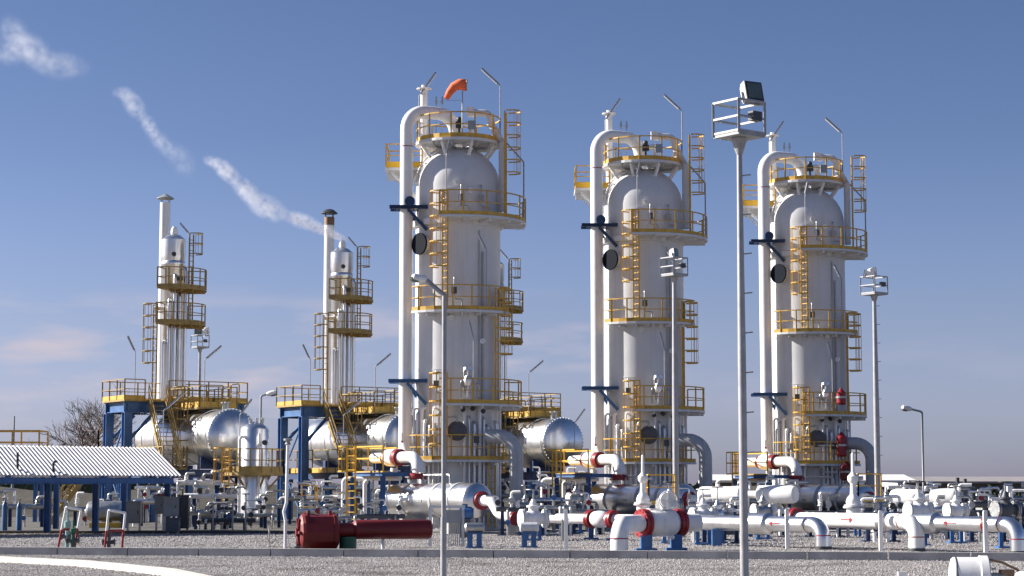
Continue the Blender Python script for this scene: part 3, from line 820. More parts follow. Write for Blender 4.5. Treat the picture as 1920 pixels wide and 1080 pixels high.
MB().obox(da+W*2.9-U*(rD+.012)+V((0,0,-.02)), W*.16, V((0,0,.05)), U*.01).build('name_plate', STEEL, t)
MB().tube([da+W*2.0+V((0,0,rD)),da+W*2.0+V((0,0,rD+.35)),da+W*4.2+V((0,0,rD+.35)),da+W*4.2+V((0,0,rD-.02))],.05,8,bend=.12).build('balance_line', STEEL, t)
repeats(t, ['aluminium clad drum lying before the middle column, mostly in shade','aluminium clad drum lying before the rightmost column, mostly in shade'], 'horizontal drums before the columns')
# outlet elbow
oc = da+W*(L_+.3)
t = thing('outlet_pipe', 'white pipe with a red flange sloping down from the right end of the left drum', 'pipe', (oc.x,oc.y,.3))
MB().flange(oc, W, .38, t=.09).build('flange', RED, t)
e_a = at(935,962,oc.y-1.0); e_b = at(965,972,oc.y-1.7)
MB().tube([oc+W*.1, oc+W*.75, e_a, e_b],.22,16,bend=.5,seg=6).build('pipe_run', WHITE, t)
MB().flange(e_b, (e_b-e_a), .30, t=.05).build('flange', RED, t)
MB().obox(V((e_b.x-.1,e_b.y,.2)), V((.12,0,0)), V((0,.12,0)), V((0,0,.2))).build('support_foot', CONC, t)
repeats(t, ['white pipe with a red flange at the right end of the middle drum','white pipe with a red flange at the right end of the rightmost drum'], 'drum outlet pipes')

# --- blue valve stand with yellow railing
t = thing('valve_platform', 'blue steel stand with bright yellow railing left of the left drum', 'platform', (X(690,85.5),85.5,0))
zs = Z(886,85)
P4 = [at(662,900,85.6), at(718,900,83.9), at(744,900,87.2), at(690,900,88.6)]
for p in P4: MB().ibeam((p.x,p.y,0),(p.x,p.y,zs-.16),.22,.22,side=(1,0,0)).build('leg', BLUE, t)
bm = MB()
for i in range(4):
    a, b = P4[i], P4[(i+1)%4]; bm.ibeam((a.x,a.y,zs-.08),(b.x,b.y,zs-.08),.14,.16,side=(0,0,1))
bm.ibeam((P4[1].x,P4[1].y,zs-.08),(-4.2,84.4,zs-.08),.14,.16,side=(0,0,1))
bm.build('beam', BLUE, t)
cc = [V((p.x,p.y,zs)) for p in P4]
mb_ = MB(); mb_.add([p+V((0,0,.002)) for p in cc]+[p+V((0,0,.06)) for p in cc], [(3,2,1,0),(4,5,6,7),(0,1,5,4),(1,2,6,5),(2,3,7,6),(3,0,4,7)]); mb_.build('deck', YEL, t)
rail_mb([c_+V((0,0,.06)) for c_ in (cc[2],cc[3],cc[0],cc[1])], h=1.05, sp=.5).build('railing', YELB, t)
lp = V((X(658,84.7),84.7,0)); ladder(t, lp, lp+V((0,0,zs+1.1)), (-.55,-.83,0), m=YELB, cage=(zs+.05,zs+1.1), cr_=.36)
repeats(t, ['blue steel stand with yellow railing left of the shaded middle drum','blue steel stand with yellow railing behind the tall near mast'], 'valve stands with yellow railings')

# --- thin white service line
t = thing('service_pipe', 'thin white pipe running level behind the blue stand left of the left drum', 'pipe', (X(640,87),87,0))
zz = Z(897,87)
MB().tube([(X(644,88),88,.15),(X(644,88),88,zz),(X(752,87),87,zz)],.10,12,bend=.2).tube([(X(684,87.5),87.5,.1),(X(684,87.5),87.5,zz-.12),(X(690,87.5),87.5,zz-.12)],.09,12,bend=.2).build('pipe_run', WHITE, t)
for px in (700,730): MB().cyl((X(px,87.4),87.4,0),(X(px,87.4),87.4,zz-.08),.045,n=8).build('support', STEEL, t)
repeats(t, ['thin white pipe running level left of the middle drum','thin white pipe running level behind the tall near mast'], 'thin white service pipes')

# ================================================================== heater units in the second row (three times)
OC = V((-19.05,110,0)); OS = V((-20.1,113,0))
# --- stripping column
t = thing('stripping_column', 'slim silver column with two platforms on the far left steel frame', 'process column', OC+V((0,0,6.9)))
zb, zt_ = 6.9, Z(450,110); r_ = .62
MB().lathe(OC, (0,0,1), [(r_*.95,zb),(r_*.95,Z(640,110)),(r_*1.0,Z(636,110)),(r_,Z(500,110)),(r_+.04,Z(498,110)),(r_+.04,Z(492,110)),(r_,Z(490,110)),(r_+.06,Z(480,110)),(r_+.06,zt_),(r_*.6,zt_+.25),(.12,zt_+.33)], n=30, caps=True).build('shell', SILVER, t)
MB().cyl(OC+V((.02,0,zt_+.2)),OC+V((.02,0,Z(430,110))),.11,n=12).lathe(OC+V((.02,0,Z(440,110))),(0,0,1),[(.1,0),(.2,.05),(.2,.25),(.1,.45)],n=12).build('top_vent', WHITE, t)
zu, zv = Z(540,109), Z(606,109)
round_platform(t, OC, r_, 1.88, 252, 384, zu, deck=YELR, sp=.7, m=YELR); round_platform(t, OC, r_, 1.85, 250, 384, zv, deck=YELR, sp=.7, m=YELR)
ladder(t, OC+V((1.05,-.3,zv)), OC+V((1.05,-.3,Z(440,110))), (.9,-.3,0), cage=(Z(478,110),Z(440,110)), cr_=.36, m=YELR)
ladder(t, OC+V((-.85,-.55,zb)), OC+V((-.85,-.55,zv+1.1)), (-.8,-.6,0), cage=(Z(680,109),zv+1.1), cr_=.42, m=YELR)
for i, (dx, dy, top, rr) in enumerate(((-.05,-.75,Z(560,109),.10),(.25,-.72,Z(515,109),.11),(.5,-.6,Z(550,109),.09),(.75,-.3,Z(500,109),.10),(-.35,-.78,Z(640,109),.08))):
    MB().tube([OC+V((dx,dy,zb-.2)),OC+V((dx,dy,top)),OC+V((dx*.6,dy*.5,top+.05))],rr,10,bend=.2).build('riser_pipe', SILVER, t)
MB().cyl(OC+V((-.1,-.5,Z(560,109)-.5)),OC+V((-.95,-.55,Z(560,109)-.5)),.12,n=10).build('side_nozzle', WHITE, t)
gg = MB()
for px, py in ((326,476),(338,522),(330,545)): gg.cyl(at(px,py,109.35)+V((0,.2,0)),at(px,py,109.2),.13,n=10)
gg.build('gauge', DARK, t)
repeats(t, ['slim silver column with two platforms giving off the steam, left of the adsorber units','slim silver column with two platforms half hidden behind the left adsorber unit'], 'slim silver columns of the heater units')
# --- flue stack
t = thing('flue_stack', 'white flue stack with a pale conical rain cap, farthest left', 'chimney', OS+V((0,0,6.9)))
zf_ = Z(380,113)
MB().lathe(OS,(0,0,1),[(.30,6.9),(.30,zf_)],n=20).build('flue', WHITE, t)
MB().lathe(OS,(0,0,1),[(.50,zf_+.22),(.50,zf_+.26),(.06,zf_+.50),(.02,zf_+.52)],n=20).build('rain_cap', CAB, t)
g_ = MB()
for i in range(4): a = R(45+90*i); dd = V((math.cos(a),math.sin(a),0)); g_.beam(OS+dd*.27+V((0,0,zf_-.1)),OS+dd*.33+V((0,0,zf_+.24)),.04)
g_.build('cap_stay', STEEL, t)
st2 = copy_tree(t, D, 'white flue stack with a dark conical rain cap and sooty rim behind the steam', skip=('rain_cap','cap_stay')); t['group'] = st2['group'] = 'flue stacks'
o2 = OS+D
for nm, bd, m_ in (('rain_cap', MB().lathe(o2,(0,0,1),[(.50,zf_+.22),(.50,zf_+.27),(.25,zf_+.46),(.02,zf_+.52)],n=20), DARK),
                  ('sooty_rim', MB().lathe(o2,(0,0,1),[(.305,zf_-.5),(.31,zf_+.0)],n=20,caps=False), COPPER)):
    st2['_org'] = tuple(OS+V((0,0,6.9))+D); bd.build(nm, m_, st2)
g_ = MB()
for i in range(4): a = R(45+90*i); dd = V((math.cos(a),math.sin(a),0)); g_.beam(o2+dd*.27+V((0,0,zf_-.1)),o2+dd*.33+V((0,0,zf_+.24)),.04)
g_.build('cap_stay', DARK, st2)

# --- blue frame
B0 = V((-20.9,107,0)); A0 = B0-W*2.6; Z6 = 6.62
def fp(i, j): return B0+U*i-W*j
t = thing('steel_frame', 'blue steel frame with a yellow railed deck standing over the far left tank', 'steel frame', B0)
for p in (fp(0,0),fp(0,2.6),fp(6.8,0),fp(6.8,2.6)):
    MB().ibeam((p.x,p.y,0),(p.x,p.y,Z6-.62),.46,.42,t=.04,side=W).build('column', BLUE, t)
bm = MB()
for a, b in ((fp(-.2,0),fp(7,0)),(fp(-.2,2.6),fp(7,2.6))): bm.ibeam(a+V((0,0,Z6-.31)),b+V((0,0,Z6-.31)),.30,.60,t=.04,side=(0,0,1))
for i in (0,2.2,4.4,6.8): bm.ibeam(fp(i,-.1)+V((0,0,Z6-.30)),fp(i,2.7)+V((0,0,Z6-.30)),.26,.52,t=.04,side=(0,0,1))
bm.build('beam', BLUE, t)
br = MB()
for i, s_ in ((0,1),(6.8,-1)):
    for j in (0,2.6): MB().beam(fp(i+.2*s_,j)+V((0,0,Z6-2.0)),fp(i+1.5*s_,j)+V((0,0,Z6-.65)),.16).build('brace', BLUE, t)
br.beam(fp(0,.2)+V((0,0,.5)),fp(0,2.4)+V((0,0,3)),.09).beam(fp(0,2.4)+V((0,0,3)),fp(0,.2)+V((0,0,5.6)),.09)
br.build('brace', BLUE, t)
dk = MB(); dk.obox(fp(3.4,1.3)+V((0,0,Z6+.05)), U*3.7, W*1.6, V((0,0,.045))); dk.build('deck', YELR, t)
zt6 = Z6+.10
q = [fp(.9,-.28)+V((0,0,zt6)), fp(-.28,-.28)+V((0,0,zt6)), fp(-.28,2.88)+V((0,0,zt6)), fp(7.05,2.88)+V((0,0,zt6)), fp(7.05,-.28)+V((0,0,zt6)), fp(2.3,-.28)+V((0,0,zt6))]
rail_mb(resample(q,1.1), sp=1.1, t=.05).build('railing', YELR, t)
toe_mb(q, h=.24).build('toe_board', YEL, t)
MB().tube([fp(.35,.9)+V((0,0,.2)),fp(.35,.9)+V((0,0,Z6-.9))],.15,10).build('downpipe', WHITE, t)
frames = repeats(t, ['blue steel frame with a yellow railed deck left of the left adsorber unit','blue steel frame with a yellow railed deck hidden behind the left adsorber unit'], 'blue steel frames of the heater units')
# --- stair
def stair(p0, p1, w, label, name='stairway'):
    p0, p1 = V(p0), V(p1); t = thing(name, label, 'stairs', p0); d = p1-p0; hd = V((d.x,d.y,0)).normalized(); s = V((0,0,1)).cross(hd)*w/2
    m_ = MB()
    for k in (-1,1): m_.beam(p0+s*k, p1+s*k, .07, .24)
    m_.build('stringer', YELR, t)
    m_ = MB(); n = max(4, int(d.z/.24))
    for i in range(1, n): c = p0+d*i/n; m_.obox(c, hd*.13, s*.95, V((0,0,.018)))
    m_.build('tread', YELR, t)
    m_ = MB()
    for k in (-1,1):
        for h in (.95,.5): m_.beam(p0+s*k+V((0,0,h)), p1+s*k+V((0,0,h)), .05)
        for i in range(0, 6): c = p0+d*i/5+s*k; m_.beam(c, c+V((0,0,.95)), .05)
    m_.build('handrail', YELR, t)
    return t
zsk = 2.95
a_ = at(326,868,104.2); b_ = fp(1.6,-.35)
t = stair((X(322,103.6),103.6,zsk), (b_.x,b_.y,Z6), .95, 'steep yellow stair up to the deck of the far left blue frame')
repeats(t, ['steep yellow stair up to the blue frame left of the left adsorber unit'], 'steep yellow stairs')
# --- big horizontal tank
E = V((-14.88,105,Z(818,105))); Lt = 9.6; rT = 1.46
t = thing('horizontal_tank', 'huge shiny aluminium clad tank with a domed end facing right, far left', 'tank', (E-W*Lt/2).to_tuple()[:2]+(0,))
pr = [(.02,-.62),(.5,-.56),(.95,-.42),(1.25,-.24),(rT-.03,-.06),(rT,0)]
for s_ in (.18,1.9,3.6,5.3,7.0,8.7): pr += [(rT,s_),(rT+.03,s_),(rT+.03,s_+.09),(rT,s_+.09)]
pr += [(rT,Lt),(1.25,Lt+.24),(.95,Lt+.42),(.3,Lt+.6)]
MB().lathe(E, -W, pr, n=56).build('cladding', SILVER, t)
bt = MB()
for i in range(44):
    a = 2*math.pi*i/44; u_, v_ = frame_of(-W); o_ = (u_*math.cos(a)+v_*math.sin(a))*(rT-.02); bt.cyl(E+o_+W*.02,E+o_+W*.10,.022,n=5)
bt.build('rivet_row', STEEL, t)
for s_ in (1.6, 7.6):
    c = E-W*s_; MB().obox(V((c.x,c.y,(zsk+E.z-rT*.75)/2)), W*.15, U*1.15, V((0,0,(E.z-rT*.75-zsk)/2))).build('saddle', NAVY, t)
for s_ in (.7,1.1,2.4): nz = MB(); nz.cyl(E-W*s_+V((0,0,rT*.95)),E-W*s_+V((0,0,rT+.35)),.09,n=10); nz.cyl(E-W*s_+V((0,0,rT+.33)),E-W*s_+V((0,0,rT+.40)),.16,n=12); nz.build('nozzle', STEEL, t)
pa = E-W*1.8+V((0,0,rT+.10)); pb = E-W*5.6+V((0,0,rT+.10))
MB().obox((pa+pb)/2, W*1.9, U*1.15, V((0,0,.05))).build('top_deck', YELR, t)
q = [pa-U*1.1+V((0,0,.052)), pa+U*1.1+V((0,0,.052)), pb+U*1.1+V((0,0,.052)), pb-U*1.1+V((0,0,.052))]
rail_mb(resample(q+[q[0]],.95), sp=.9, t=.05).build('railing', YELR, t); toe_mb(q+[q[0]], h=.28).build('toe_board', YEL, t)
lq = pa-U*1.35+W*(-1.2); ladder(t, V((lq.x,lq.y,.2)), V((lq.x,lq.y,pa.z+1.15)), (-.83,-.55,0), cage=(3.9,pa.z+1.15), cr_=.40, m=YELR)
lq = pa-U*1.35+W*(-2.6); ladder(t, V((lq.x,lq.y,zsk)), V((lq.x,lq.y,pa.z+1.1)), (-.83,-.55,0), m=YELR)
repeats(t, ['shiny aluminium clad tank behind the yellow stair left of the left adsorber unit','aluminium clad tank with a domed end between the left and middle adsorber units'], 'big horizontal tanks')
# --- skid frame carrying the tank
t = thing('skid_frame', 'low dark blue frame carrying the far left tank', 'steel frame', (E-W*5).to_tuple()[:2]+(0,))
def sk_(i, j): return V((E.x,E.y,0))+U*i-W*j
bm = MB()
for i in (-2.3,2.0): bm.ibeam(sk_(i,-.3)+V((0,0,zsk-.26)),sk_(i,10.3)+V((0,0,zsk-.26)),.25,.42,t=.04,side=(0,0,1))
for j in (0,3.4,6.8,10): bm.ibeam(sk_(-2.15,j)+V((0,0,zsk-.24)),sk_(1.85,j)+V((0,0,zsk-.24)),.2,.36,t=.04,side=(0,0,1))
bm.build('beam', NAVY, t)
for i in (-2.3,2.0):
    for j in (.3,5,9.7):
        p = sk_(i,j); MB().ibeam((p.x,p.y,0),(p.x,p.y,zsk-.47),.28,.28,t=.03,side=W).build('leg', BLUE if i < 0 else NAVY, t)
br = MB()
for j in (.3,5): MB().beam(sk_(-2.3,j+.3)+V((0,0,.6)),sk_(-2.3,j+2.4)+V((0,0,zsk-.5)),.12).build('brace', NAVY, t)
br.beam(sk_(-2.0,.3)+V((0,0,.4)),sk_(1.7,.3)+V((0,0,zsk-.5)),.12); br.build('brace', NAVY, t)
dk = MB()
for k in range(7): dk.obox(sk_(-3.0,1.1+k*.95)+V((0,0,zsk)), U*.66, W*.45, V((0,0,.05)))
dk.build('walkway', YELR, t)
q = [sk_(-3.62,.7)+V((0,0,zsk+.05)),sk_(-3.62,7.2)+V((0,0,zsk+.05)),sk_(-2.4,7.2)+V((0,0,zsk+.05))]
rail_mb(resample(q,1.0), sp=1.0, t=.05).build('railing', YELR, t)
tb = MB()
for k in range(7): tb.obox(sk_(-3.68,1.1+k*.95)+V((0,0,zsk)), U*.01, W*.42, V((0,0,.14)))
tb.build('toe_board', YEL, t)
repeats(t, ['low dark blue frame carrying the tank left of the left adsorber unit','low dark blue frame under the tank between the left and middle adsorber units'], 'low frames under the tanks')
# --- lamps of the heater units
for a, lbs in (((254,748,660,240,630,107.5),('tube lamp leaning left over the railed deck of the far left frame','tube lamp leaning left over the railed deck beside the steaming column')),
        ((384,772,674,415,648,108),('tube lamp leaning right above the deck of the far left tank','tube lamp leaning right just left of the left adsorber unit','tube lamp leaning right above the tank between left and middle units')),
        ((355,540,438,338,418,109.6),('tube lamp leaning left at the top of the far left silver column','tube lamp leaning left at the top of the steaming column','tube lamp leaning left at the top of the hidden silver column')),
        ((307,880,770,340,740,103.6),('tube lamp leaning right across the far left stair','tube lamp leaning right across the stair left of the left adsorber unit')),
        ((450,900,778,472,748,103.2),('tube lamp leaning right before the domed end of the far left tank','','tube lamp leaning right before the domed tank end between the units'))):
    o = lamp_on(*a, lbs[0], arm=None); repeats(o, lbs[1:], 'tube lamps on poles')
# --- small equipment under the skid frames
def pump_unit(p, label, s=1.0, m_=BLUE):
    p = V(p); t = thing('pump', label, 'pump', p)
    MB().obox(p+V((0,0,.08)), U*.75*s, W*.35*s, V((0,0,.08))).build('base_plate', DGREY, t)
    c = p+V((0,0,.5*s)); MB().cyl(c-U*.65*s, c-U*.05*s, .24*s, n=16).cyl(c-U*.05*s, c+U*.2*s, .07*s, n=8).build('motor', m_, t)
    MB().cyl(c+U*.2*s, c+U*.42*s, .28*s, n=18).cyl(c+U*.3*s, c+U*.3*s+V((0,0,.6*s)), .10*s, n=10).cyl(c+U*.42*s, c+U*.62*s, .12*s, n=10).build('casing', STEEL, t)
    MB().obox(p+V((0,0,.26*s)), U*.6*s, W*.2*s, V((0,0,.1*s))).build('pedestal', DGREY, t)
    return t

# --- upright silver vessel with yellow platform
VC = V((X(476,98),98,0))
t = thing('upright_vessel', 'upright silver vessel ringed by a yellow railed platform, right of the far left tank', 'vessel', VC)
MB().lathe(VC,(0,0,1),[(.70,.5),(.70,Z(806,98)),(.60,Z(800,98)),(.35,Z(794,98)),(.05,Z(792,98))],n=32).build('shell', SILVER, t)
lg = MB()
for i in range(4): a = R(45+90*i); lg.beam(VC+V((math.cos(a)*.55,math.sin(a)*.55,.1)),VC+V((math.cos(a)*.55,math.sin(a)*.55,.7)),.14)
lg.build('leg', STEEL, t)
zvv = Z(886,97.2)
MB().sector(VC,.70,1.45,0,360,zvv-.15,zvv,n=28).build('deck', YELR, t)
rail_mb(arc(VC,1.42,0,360,zvv+.002,16), sp=.5, h=1.15).build('railing', YELR, t); toe_mb(arc(VC,1.42,0,360,zvv+.002,16),h=.3).build('toe_board', YELR, t)
bx = MB()
for i in range(6): a = R(60*i); bx.beam(VC+V((math.cos(a)*.7,math.sin(a)*.7,zvv-.8)),VC+V((math.cos(a)*1.3,math.sin(a)*1.3,zvv-.15)),.08)
bx.build('deck_bracket', YELR, t)
ladder(t, VC+V((-1.30,-.75,.2)), VC+V((-1.30,-.75,zvv+1.2)), (-.6,-.8,0), cage=(zvv-.5,zvv+1.2))
MB().tube([VC+V((-.62,-.8,.4)),VC+V((-.62,-.8,Z(820,97))),VC+V((-.4,-.5,Z(818,97)))],.09,10,bend=.15).tube([VC+V((.35,-.85,.4)),VC+V((.35,-.85,Z(812,97)))],.06,8).build('riser_pipe', WHITE, t)
for dx in (-.25,.1,.4): nz = MB(); nz.cyl(VC+V((dx,0,Z(798,98)-.1)),VC+V((dx,0,Z(784,98))),.05,n=8); nz.cyl(VC+V((dx,0,Z(786,98))),VC+V((dx,0,Z(784,98))),.1,n=10); nz.build('nozzle', STEEL, t)
MB().cyl(at(497,830,97.3),at(497,830,97.3)+V((0,-.2,0)),.13,n=12).build('gauge', DARK, t)

# ================================================================== left shed
er = V((X(342,81),81,0)); ee = V((X(342,81),81,Z(893,81)))
t = thing('open_shed', 'open shed with a white corrugated roof on blue posts, lower left', 'shed', er-U*8)
slope_v = -W*2.9+V((0,0,1.22))
Ls = 17.5; n_c = 104; mbx = MB(); vs = []; 
for j in range(2):
    for i in range(n_c*2+1):
        s_ = i*Ls/(n_c*2); h_ = .03 if i % 2 else -.03
        vs.append(ee-U*s_+slope_v*j*1.0+V((0,0,h_)))
N_ = n_c*2+1
mbx.add(vs, [(i,i+1,N_+i+1,N_+i) for i in range(N_-1)])
ro = mbx.build('corrugated_roof', ROOFW, t); md = ro.modifiers.new('thick','SOLIDIFY'); md.thickness = .012
mbx = MB(); vs = []
ridge = ee+slope_v*1.0
for j in range(2):
    for i in range(n_c*2+1):
        s_ = i*Ls/(n_c*2); h_ = .03 if i % 2 else -.03
        vs.append(ridge-U*s_+(-W*2.9-V((0,0,1.22)))*j*1.0+V((0,0,h_-.02)))
mbx.add(vs, [(i,i+1,N_+i+1,N_+i) for i in range(N_-1)])
ro = mbx.build('corrugated_roof', ROOFW, t); md = ro.modifiers.new('thick','SOLIDIFY'); md.thickness = .012
bm = MB(); z_e = ee.z
for j in (0,2.1):
    p = slope_v*1.0*j; p = V((p.x,p.y,0)); bm.ibeam(ee+p-U*.4+V((0,0,-.19)),ee+p-U*Ls+V((0,0,-.19)),.14,.24,side=(0,0,1))
for s_ in (1.2,5.4,9.6,13.8):
    bm.ibeam(ee-U*s_+V((0,0,-.12)),ridge-U*s_+V((0,0,-.16)),.12,.2,side=(0,0,1)); e2 = ridge-U*s_+(-W*2.9-V((0,0,1.22)))*1.0; bm.ibeam(e2+V((0,0,-.12)),ridge-U*s_+V((0,0,-.17)),.12,.2,side=(0,0,1))
bm.build('roof_beam', BLUE, t)
for px, Y_ in ((314,82.6),(180,81.6),(90,79.6)):
    MB().ibeam((X(px,Y_),Y_,.1),(X(px,Y_),Y_,z_e-.12),.28,.24,t=.03,side=(1,0,0)).build('post', BLUE, t)
for px, Y_ in ((325,89.5),(200,87),(60,83.5)):
    MB().ibeam((X(px,Y_)-2.2,Y_,.1),(X(px,Y_)-2.2,Y_,z_e-.12),.24,.22,t=.03,side=(1,0,0)).build('post', BLUE, t)
# things on the shed roof
for px, py0, py1, kind_, lb in ((33,886,848,0,'short dark vent pipe with white top on the shed roof, left one'),(100,886,866,1,'short hooked dark pipe on the shed roof, right one')):
    yv = 77.7 if px < 50 else 78.4; p = at(px,py0,yv); m_ = MB()
    q_ = at(px,py1,yv); pts = [p-V((0,0,.1)),V((q_.x,yv,q_.z))]+([V((q_.x+.16,yv,q_.z+.02))] if kind_ else [])
    m_.tube(pts,.05,8,bend=.07); m_.cyl(p-V((0,0,.06)),p+V((0,0,.04)),.12,n=10)
    single(m_, 'roof_vent', DARK, lb, 'vent pipe', p-V((0,0,.06)))
def gas_cylinder(p, label, h=1.35, r=.17, m_=BLUE):
    p = V(p); t = thing('gas_cylinder', label, 'cylinder', p, 'blue cylinders under the shed')
    MB().lathe(p,(0,0,1),[(r,.0),(r,h-.2),(r*.8,h-.08),(r*.35,h),(r*.3,h+.05)],n=18).build('bottle', m_, t)
    MB().cyl(p+V((0,0,h+.04)),p+V((0,0,h+.16)),.04,n=8).box((p.x-.07,p.y-.03,h+.1+p.z),(p.x+.07,p.y+.03,h+.15+p.z)).build('bottle_valve', STEEL, t)
    return t
gas_cylinder((X(10,83),83,.1), 'upright blue cylinder under the shed at the left edge', h=1.2, r=.12)
gas_cylinder((X(37,83.4),83.4,.1), 'upright blue cylinder under the shed, left of the stout post', h=1.15, r=.12)
def cabinet(p, w, h, label, m_=CAB, d=.4, legs=.35):
    p = V(p); t = thing('control_cabinet', label, 'cabinet', p)
    b = MB(); b.box((p.x-w/2,p.y-d/2,p.z+legs),(p.x+w/2,p.y+d/2,p.z+legs+h)); b.box((p.x-w/2-.04,p.y-d/2-.06,p.z+legs+h),(p.x+w/2+.04,p.y+d/2+.04,p.z+legs+h+.03)); b.build('housing', m_, t)
    MB().box((p.x-w/2+.04,p.y-d/2-.02,p.z+legs+.05),(p.x+w/2-.04,p.y-d/2-.003,p.z+legs+h-.05)).build('door', m_, t)
    MB().box((p.x+w/2-.12,p.y-d/2-.05,p.z+legs+h*.45),(p.x+w/2-.09,p.y-d/2-.021,p.z+legs+h*.6)).build('handle', DARK, t)
    if legs: 
        for k in (-1,1): MB().box((p.x+k*(w/2-.05)-.03,p.y-.1,p.z),(p.x+k*(w/2-.05)+.03,p.y+.1,p.z+legs-.002)).build('leg', STEEL, t)
    return t
cabinet((X(322,81.9),81.9,.1), .62, .78, 'pale grey cabinet beside the right post of the shed', legs=.6)
cabinet((X(301,82.4),82.4,.1), .40, .7, 'narrow pale cabinet behind the shed post', legs=.7)
cabinet((X(326,80.7),80.7,0), .50, .55, 'low dark grey cabinet standing at the slab edge right of the shed', m_=DGREY, legs=.08)
cabinet((X(345,82.2),82.2,.1), .42, 1.35, 'tall black cabinet right of the shed post', m_=DARK, legs=.1)
cabinet((X(252,83),83,.1), .6, .9, 'grey cabinet under the right half of the shed', legs=.3, m_=CAB)
# yellow stair beyond the shed
stair((X(92,99),99,.1), (X(152,99.5),99.5,Z(905,99.5)+.1), .9, 'yellow stair seen under the shed roof')
# tank car like drum under the shed
c = V((X(205,90),90,.1)); t = thing('ground_tank', 'small dull tank on a yellow cradle under the shed', 'tank', c)
MB().lathe(c+V((-.9,0,.75)),(1,0,0),[(.1,-.15),(.4,-.05),(.45,.05),(.45,1.8),(.4,1.9),(.1,2.0)],n=20).build('barrel', STEEL, t)
MB().box((c.x-.8,c.y-.4,.1),(c.x+.8,c.y+.4,.32)).build('cradle', YELB, t)

# ================================================================== foreground left: two red and white frames
def barrier_frame(pxl, pxr, Y, pyt, tilt, label, low):
    xl_, xr_ = X(pxl,Y), X(pxr,Y); zt2 = Z(pyt,Y); t = thing('pipe_barrier', label, 'barrier', ((xl_+xr_)/2,Y,0), 'red and white pipe frames')
    w_ = MB(); r_ = MB(); zm = zt2*.50
    for x0, x1, yy in ((xl_,xl_+tilt,0),(xr_,xr_+tilt*.8,.5)):
        w_.cyl((x0+(x1-x0)*.5,Y+yy,zm),(x1,Y+yy,zt2-(.08 if yy else 0)),.035,n=8); r_.cyl((x0,Y+yy,0),(x0+(x1-x0)*.5,Y+yy,zm),.035,n=8)
    w_.cyl((xl_+tilt,Y,zt2),(xr_+tilt*.8,Y+.5,zt2-.08),.035,n=8); r_.cyl((xl_+tilt*.5,Y,zm),(xr_+tilt*.4,Y+.5,zm),.035,n=8)
    w_.build('upper_frame', WHITE, t); r_.build('lower_leg', RED, t)
    return t
barrier_frame(110,134,56.2,951,.22,'leaning red and white pipe frame on the gravel, left one',0)
barrier_frame(198,224,56.6,957,.10,'red and white pipe frame on the gravel, right one',0)
def small_hydrant(px, Y, h, label, m_=GREEN):
    p = V((X(px,Y),Y,0)); t = thing('valve_post', label, 'valve', p)
    MB().lathe(p,(0,0,1),[(.12,0),(.12,.05),(.06,.06),(.06,h*.55),(.1,h*.58),(.1,h*.72),(.03,h*.76),(.03,h)],n=12).build('spindle', m_, t)
    MB().cyl(p+V((-.16,0,h*.35)),p+V((.16,0,h*.35)),.06,n=8).cyl(p+V((-.18,0,h*.35)),p+V((-.15,0,h*.35)),.10,n=10).cyl(p+V((.15,0,h*.35)),p+V((.18,0,h*.35)),.10,n=10).build('outlet', DGREY, t)
    return t
small_hydrant(139,56.3,.9,'small green valve post inside the left red and white frame')
small_hydrant(206,56.8,.75,'small dark valve post inside the right red and white frame',DGREY)
small_hydrant(128,57.6,1.15,'thin pale green gas post behind the left red and white frame',mat("pale_green_paint",(.22,.36,.34),.5))

# ================================================================== red actuated valve in the left foreground
pv = V((X(598,55),55,0))
t = thing('actuated_valve', 'big dark red actuator with its long spring cylinder lying low on the gravel', 'valve', (X(650,55),55,0))
az_ = Z(998,55); c0 = V((X(562,54.9),54.9,az_)); dx_ = V((.97,.24,0)).normalized()
m_ = MB(); m_.lathe(c0, dx_, [(.40,0),(.50,.05),(.53,.12),(.53,.20),(.50,.20),(.50,.92),(.53,.92),(.53,1.0),(.38,1.08)], n=12, smooth=False); m_.build('actuator_housing', DKRED, t)
m_ = MB(); u_, v_ = frame_of(dx_)
for i in range(6):
    a = 2*math.pi*i/6; o_ = (u_*math.cos(a)+v_*math.sin(a)); m_.obox(c0+o_*.22+dx_*(-.03), o_*.2, dx_*.03, o_.cross(dx_)*.035)
m_.cyl(c0+dx_*.0,c0-dx_*.10,.12,n=14); m_.build('end_rib', DKRED, t)
MB().cyl(c0+dx_*1.05+V((0,0,.06)),c0+dx_*1.55+V((0,0,.06)),.20,n=18).build('yoke', DKRED, t)
MB().lathe(c0+dx_*1.50+V((0,0,.07)), dx_, [(.20,0),(.26,.06),(.27,.12),(.27,2.15),(.25,2.2),(.18,2.24)], n=24).build('spring_cylinder', DKRED, t)
for s_ in (2.35,):
    c = c0+dx_*s_; MB().cyl((c.x,c.y,0),(c.x,c.y,az_-.2),.05,n=8).box((c.x-.12,c.y-.12,0),(c.x+.12,c.y+.12,.04)).build('support_leg', WHITE, t)
MB().cyl((pv.x+.8,55.2,0),(pv.x+.8,55.2,.45),.24,n=16).build('valve_body', GREEN, t)
lu = MB()
for s_ in (.25,.85): lu.cyl(c0+dx_*s_+V((0,0,.48)),c0+dx_*s_+V((0,0,.60)),.05,n=8)
lu.build('lifting_eye', DKRED, t)
small_hydrant(558,54.3,.28,'tiny dark valve on the gravel left of the red actuator',DARK)

